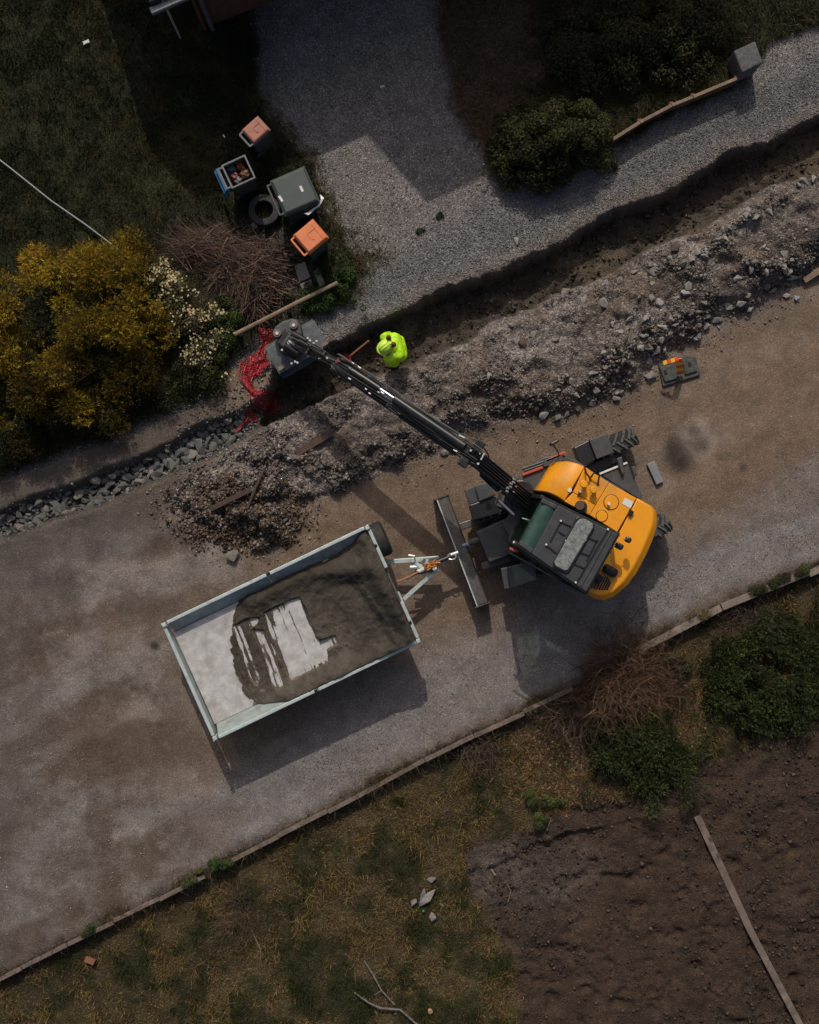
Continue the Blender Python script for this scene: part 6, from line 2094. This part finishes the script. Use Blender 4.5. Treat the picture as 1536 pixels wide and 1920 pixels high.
P, d, k = lobes_points(blob_l, 1500, .85)
P = P[d[:, 2] > 0.1]
d = d[d[:, 2] > 0.1]
# blossoms in clusters
cl_ = P[RNG.integers(0, len(P), 110)]
ctr = cl_[RNG.integers(0, 110, 1000)] + RNG.normal(0, .05, (1000, 3))
root = [o for o in bpy.data.objects if o.name == 'blossoming_shrub'][0]
V, F, Cc = leaf_cloud(ctr, np.tile([[0, 0, 1.]], (1000, 1)) + RNG.normal(0, .35, (1000, 3)), RNG.uniform(.03, .055, 1000), mixcol(1000, [(.55, .45, .24), (.48, .36, .15), (.60, .52, .32)], .15, .05), .9)
np_mesh('blossom', V - np.array(tuple(world_loc(root))), F, M['leaf'], Cc, root)
shrub('leafy_bush', [(395, 545), (440, 560), (460, 590), (440, 615), (445, 660), (420, 690), (400, 660), (390, 600)], .55, 18, (.12, .22), 7000, .035, [(.05, .085, .018), (.035, .065, .015), (.075, .10, .022)], 'fresh green bush between blossom and brush pile', 'bush', 9)
shrub('leafy_bush', [(560, 560), (600, 550), (625, 520), (640, 480), (665, 500), (660, 540), (640, 570), (590, 590), (555, 585)], .38, 26, (.09, .17), 7500, .038, [(.04, .075, .016), (.028, .055, .013), (.06, .09, .02)], 'low green weeds at the end of the wooden rail', 'weeds', 11)
n = 9000
x, y = scatter(inframe * sstep(17, 5, dk + n_rag * .5) * (PY > 1050) * (.15 + sstep(-.05, .3, n_mid)), n)
blades('edging_grass', x, y, RNG.uniform(.06, .17, n), RNG.uniform(.006, .012, n), mixcol(n, [(.13, .085, .042), (.08, .055, .03), (.05, .05, .018), (.10, .075, .05)]), 1.2, 'dry grass leaning over the road edging')
shrub('round_bush', [(915, 300), (925, 240), (975, 200), (1040, 180), (1110, 200), (1155, 255), (1150, 300), (1110, 330), (1060, 350), (1000, 362), (950, 350)], 1.0, 75, (.12, .28), 32000, .045, [(.040, .042, .010), (.026, .031, .009), (.055, .052, .013), (.020, .025, .009)], 'round olive green bush at the left end of the board fence', 'bush', 13, asp=.6, shell=.35)
shrub('garden_hedge', [(1000, 60), (1150, 20), (1330, 20), (1370, 90), (1300, 150), (1180, 190), (1060, 190), (990, 130)], .7, 60, (.2, .36), 20000, .055, [(.030, .036, .012), (.040, .044, .016), (.055, .05, .02)], 'dark shaded low shrubs behind the board fence', 'shrub', 15)
shrub('juniper_bush', [(1100, 1385), (1130, 1350), (1200, 1340), (1270, 1370), (1300, 1410), (1280, 1460), (1220, 1490), (1150, 1470), (1110, 1440)], .48, 60, (.07, .22), 40000, .016, [(.034, .050, .014), (.048, .066, .020), (.024, .036, .012), (.055, .05, .022)], 'spreading green juniper bush left of the other on the soil edge', 'bush', 17, spray=True, tipcol=[(.068, .092, .026)], shell=.3, z0=.06)
shrub('juniper_bush', [(1310, 1290), (1330, 1220), (1390, 1180), (1470, 1160), (1600, 1140), (1640, 1250), (1560, 1330), (1480, 1370), (1400, 1370), (1330, 1350)], .52, 90, (.08, .26), 56000, .017, [(.028, .044, .013), (.042, .060, .018), (.020, .032, .011), (.05, .046, .02)], 'larger green juniper bush at the right edge below the edging wall', 'bush', 19, spray=True, tipcol=[(.06, .084, .022)], shell=.3, z0=.06)
shrub('green_weeds', [(1190, 1275), (1260, 1230), (1330, 1190), (1310, 1240), (1260, 1290), (1200, 1310)], .35, 20, (.09, .17), 6000, .035, [(.03, .05, .013), (.04, .06, .016)], 'dark green weeds between the bare shrub and the edging wall', 'weeds', 21)
shrub('grass_clump', [(385, 1625), (400, 1605), (440, 1598), (445, 1615), (420, 1630)], .25, 10, (.07, .12), 2600, .045, [(.05, .085, .02), (.035, .06, .015)], 'bright green weed clump growing over the timber edging', 'weeds', 23, asp=.25)
shrub('grass_clump', [(340, 1650), (360, 1632), (385, 1622), (385, 1640), (350, 1660)], .16, 6, (.05, .09), 1100, .04, [(.06, .08, .022), (.09, .085, .03)], 'yellowish weed clump on the road side of the timber edging', 'weeds', 25, asp=.25)
shrub('grass_clump', [(130, 1755), (160, 1735), (185, 1722), (180, 1742), (150, 1758)], .14, 6, (.05, .08), 900, .04, [(.03, .05, .014), (.04, .055, .016)], 'small weed clump on the edging at far lower left', 'weeds', 27, asp=.25)
shrub('grass_clump', [(980, 1490), (1040, 1480), (1080, 1495), (1050, 1520), (1010, 1560), (990, 1530)], .14, 14, (.06, .11), 3200, .04, [(.06, .085, .02), (.045, .07, .018), (.09, .10, .03)], 'light green weeds at the edge of the dug soil', 'weeds', 29, asp=.3)
shrub('grass_clump', [(1390, 1110), (1440, 1085), (1530, 1045), (1540, 1062), (1450, 1105), (1400, 1122)], .20, 16, (.06, .12), 3600, .045, [(.03, .045, .013), (.05, .055, .018)], 'grass growing along the road side of the edging wall', 'weeds', 31, asp=.2)
shrub('grass_clump', [(1290, 1150), (1310, 1132), (1335, 1150), (1320, 1175), (1295, 1172)], .22, 8, (.06, .1), 1300, .03, [(.16, .12, .03), (.10, .085, .03)], 'yellowish twiggy weed on the edging wall', 'weeds', 33, asp=.25)
for x, y, r, lb in ((828, 403, 11, 'tiny green weed in the middle of the driveway gravel'), (787, 432, 9, 'tiny dark weed left of another on the driveway'), (548, 512, 14, 'small green weed between brush pile and slabs')):
    shrub('small_weed', [(x + r * math.cos(a), y + r * math.sin(a)) for a in [k * 1.05 for k in range(6)]], .10, 3, (.04, .06), 260, .035, [(.04, .06, .016), (.03, .05, .013)], lb, 'weed', int(x), asp=.35, z0=.03)


# twigs: thin bent sticks fused into one object
def twigs(starts, dirs, lens, rad, cols, bend=.25):
    """starts (n,3), dirs (n,3), three sided sticks of 3 segments"""
    n = len(starts)
    K = 4
    ring = []
    side = np.cross(dirs, np.array([0, 0, 1.]))
    side /= np.linalg.norm(side, axis=1, keepdims=True) + 1e-9
    up = np.cross(side, dirs)
    bv = side * RNG.normal(0, bend, (n, 1)) + up * RNG.normal(0, bend, (n, 1))
    for j in range(K):
        f = j / (K - 1)
        c = starts + dirs * (lens * f)[:, None] + bv * (lens * f * f)[:, None]
        r = (rad * (1 - .75 * f))[:, None]
        for q in range(3):
            a = 2 * math.pi * q / 3
            ring.append(c + (side * math.cos(a) + up * math.sin(a)) * r)
    V = np.stack(ring, 1).reshape(-1, 3)
    F = []
    for j in range(K - 1):
        for q in range(3):
            F.append((j * 3 + q, j * 3 + (q + 1) % 3, (j + 1) * 3 + (q + 1) % 3, (j + 1) * 3 + q))
    F = (np.array(F)[None] + (np.arange(n) * K * 3)[:, None, None]).reshape(-1, 4)
    return V, F, np.repeat(cols, K * 3, axis=0)


# brush pile of cut twigs
BP_ = [(315, 465), (350, 435), (410, 428), (470, 440), (520, 460), (540, 500), (535, 545), (500, 580), (480, 605), (455, 590), (430, 560), (400, 530), (380, 500), (340, 490)]
dB = sdf(BP_, PX, PY)
n = 3400
x, y = scatter(sstep(6, -26, dB + n_rag * .5), n)
edge_ = np.clip(-fld(dB, x, y) / 60, 0, 1)
zz = hpix(x, y) + RNG.random(n) * (.10 + .45 * edge_)
st_ = np.stack([(x - 768) / S, -(y - 960) / S, zz], -1)
ang = np.where(y < 500, RNG.normal(2.95, .45, n), RNG.normal(2.2, 1.0, n))
dr = np.stack([np.cos(ang), np.sin(ang), RNG.normal(0, .16, n)], -1)
dr /= np.linalg.norm(dr, axis=1, keepdims=True)
ln = RNG.uniform(.25, .85, n)
V, F, Cc = twigs(st_ - dr * (ln * .5)[:, None], dr, ln, RNG.uniform(.003, .008, n) * np.where(RNG.random(n) < .06, 2.6, 1), mixcol(n, [(.12, .075, .058), (.085, .052, .042), (.16, .11, .085), (.21, .155, .12), (.05, .034, .029)], .3, .06), .35)
off = np.array(tuple(OnG(440, 510)))
o = np_mesh('brush_pile', V - off, F, M['twig'], Cc)
o.location = off
tag(o, 'brown pile of cut twigs and branches left of the orange bin', 'brush pile')


def bare_shrub(name, cx, cy, n, R, zmax, palette, label, seed, squash=(1, 1)):
    global RNG
    RNG = np.random.default_rng(seed)
    root = empty(name, OnG(cx, cy), label, 'shrub')
    b = np.array(tuple(OnG(cx, cy)))
    nm = n // 22
    a = RNG.uniform(0, 2 * np.pi, nm)
    el = RNG.uniform(.25, 1.2, nm)
    d = np.stack([np.cos(a) * np.cos(el) * squash[0], np.sin(a) * np.cos(el) * squash[1], np.sin(el) * zmax / R], -1)
    L = R * RNG.uniform(.6, 1.05, nm)
    s0 = np.stack([RNG.normal(0, .10, nm), RNG.normal(0, .08, nm), np.zeros(nm)], -1)
    parts = [twigs(s0, d, L, RNG.uniform(.006, .012, nm), mixcol(nm, palette, .2, .05), .5)]
    k = RNG.integers(0, nm, n - nm)
    f = RNG.uniform(.3, .95, n - nm)
    s1 = s0[k] + d[k] * (L[k] * f)[:, None] + RNG.normal(0, .07, (n - nm, 3))
    d1 = d[k] * .7 + RNG.normal(0, .75, (n - nm, 3))
    d1[:, 2] = np.abs(d1[:, 2]) * .6
    d1 /= np.linalg.norm(d1, axis=1, keepdims=True)
    parts.append(twigs(s1, d1, RNG.uniform(.10, .50, n - nm), RNG.uniform(.0028, .0065, n - nm), mixcol(n - nm, palette, .3, .05), .5))
    for nm_, (V, F, Cc) in zip(('stem', 'twig_mass'), parts):
        np_mesh(nm_, V, F, M['twig'], Cc, root)
    return root


bare_shrub('bare_shrub', 1168, 1270, 3200, 1.25, .95, [(.15, .085, .055), (.11, .062, .042), (.20, .12, .08), (.08, .05, .036)], 'bare reddish brown shrub spilling over the edging below the excavator', 71)
bare_shrub('bare_shrub', 1070, 1338, 900, .85, .35, [(.12, .08, .06), (.09, .062, .05), (.17, .125, .10)], 'low dry twigs trailing left along the edging from the bare shrub', 73, (1.25, .55))
bare_shrub('bare_shrub', 885, 1402, 320, .55, .22, [(.12, .09, .07), (.09, .07, .055)], 'sparse dry twigs on the edging below the trailer', 75, (1.2, .5))
bare_shrub('bare_shrub', 455, 1715, 330, .55, .25, [(.11, .08, .055), (.08, .06, .045)], 'sparse dead twigs in the dark lower left grass', 77)
bare_shrub('bare_shrub', 1400, 1165, 420, .75, .3, [(.10, .07, .055), (.075, .055, .045)], 'thin grey twigs on the garden side of the edging wall', 79, (1.4, .4))
RNG = np.random.default_rng(91)

# fallen birch branches in the grass at the bottom
fb = empty('fallen_branch', OnG(720, 1870), 'pale lichen covered fallen branch lying at the bottom of the picture', 'branch')
MB().tube([OnG(682, 1806, .10), OnG(698, 1830, .11), OnG(716, 1862, .10), OnG(740, 1888, .10)], [.010, .016, .015, .017], 7).build('limb', M['birch'], fb, smooth=True)
MB().tube([OnG(664, 1864, .12), OnG(690, 1882, .13), OnG(712, 1893, .12), OnG(750, 1897, .10), OnG(790, 1930, .10)], [.010, .017, .024, .020, .022], 7).build('limb', M['birch'], fb, smooth=True)
for a, b in (((700, 1832), (714, 1822)), ((690, 1882), (680, 1868)), ((716, 1860), (702, 1868))):
    MB().tube([OnG(*a, .11), OnG(*b, .15)], [.01, .004], 5).build('twig', M['birch'], fb)
MB().disc(OnG(807, 1899, .10), (0.2, -.3, 1), .045, .05, 12).thing('cut_log_end', surf('logend', (.42, .24, .15), .8), 'small round pale sawn wood end at the bottom edge', 'log')
for k, (x0, y0, x1, y1, lb) in enumerate(((955, 1700, 950, 1660, 'thin root along the pale edge of the dug soil'), (470, 1748, 488, 1820, 'thin curved dead stem in the lower left grass'))):
    p = [OnG(x0, y0, .06), OnG((x0 + x1) / 2 + 8, (y0 + y1) / 2, .09), OnG(x1, y1, .05)]
    MB().tube(p, [.009, .008, .005], 5).thing('dead_stem', M['twig'] if False else M['wood'], lb, 'stem', smooth=True)
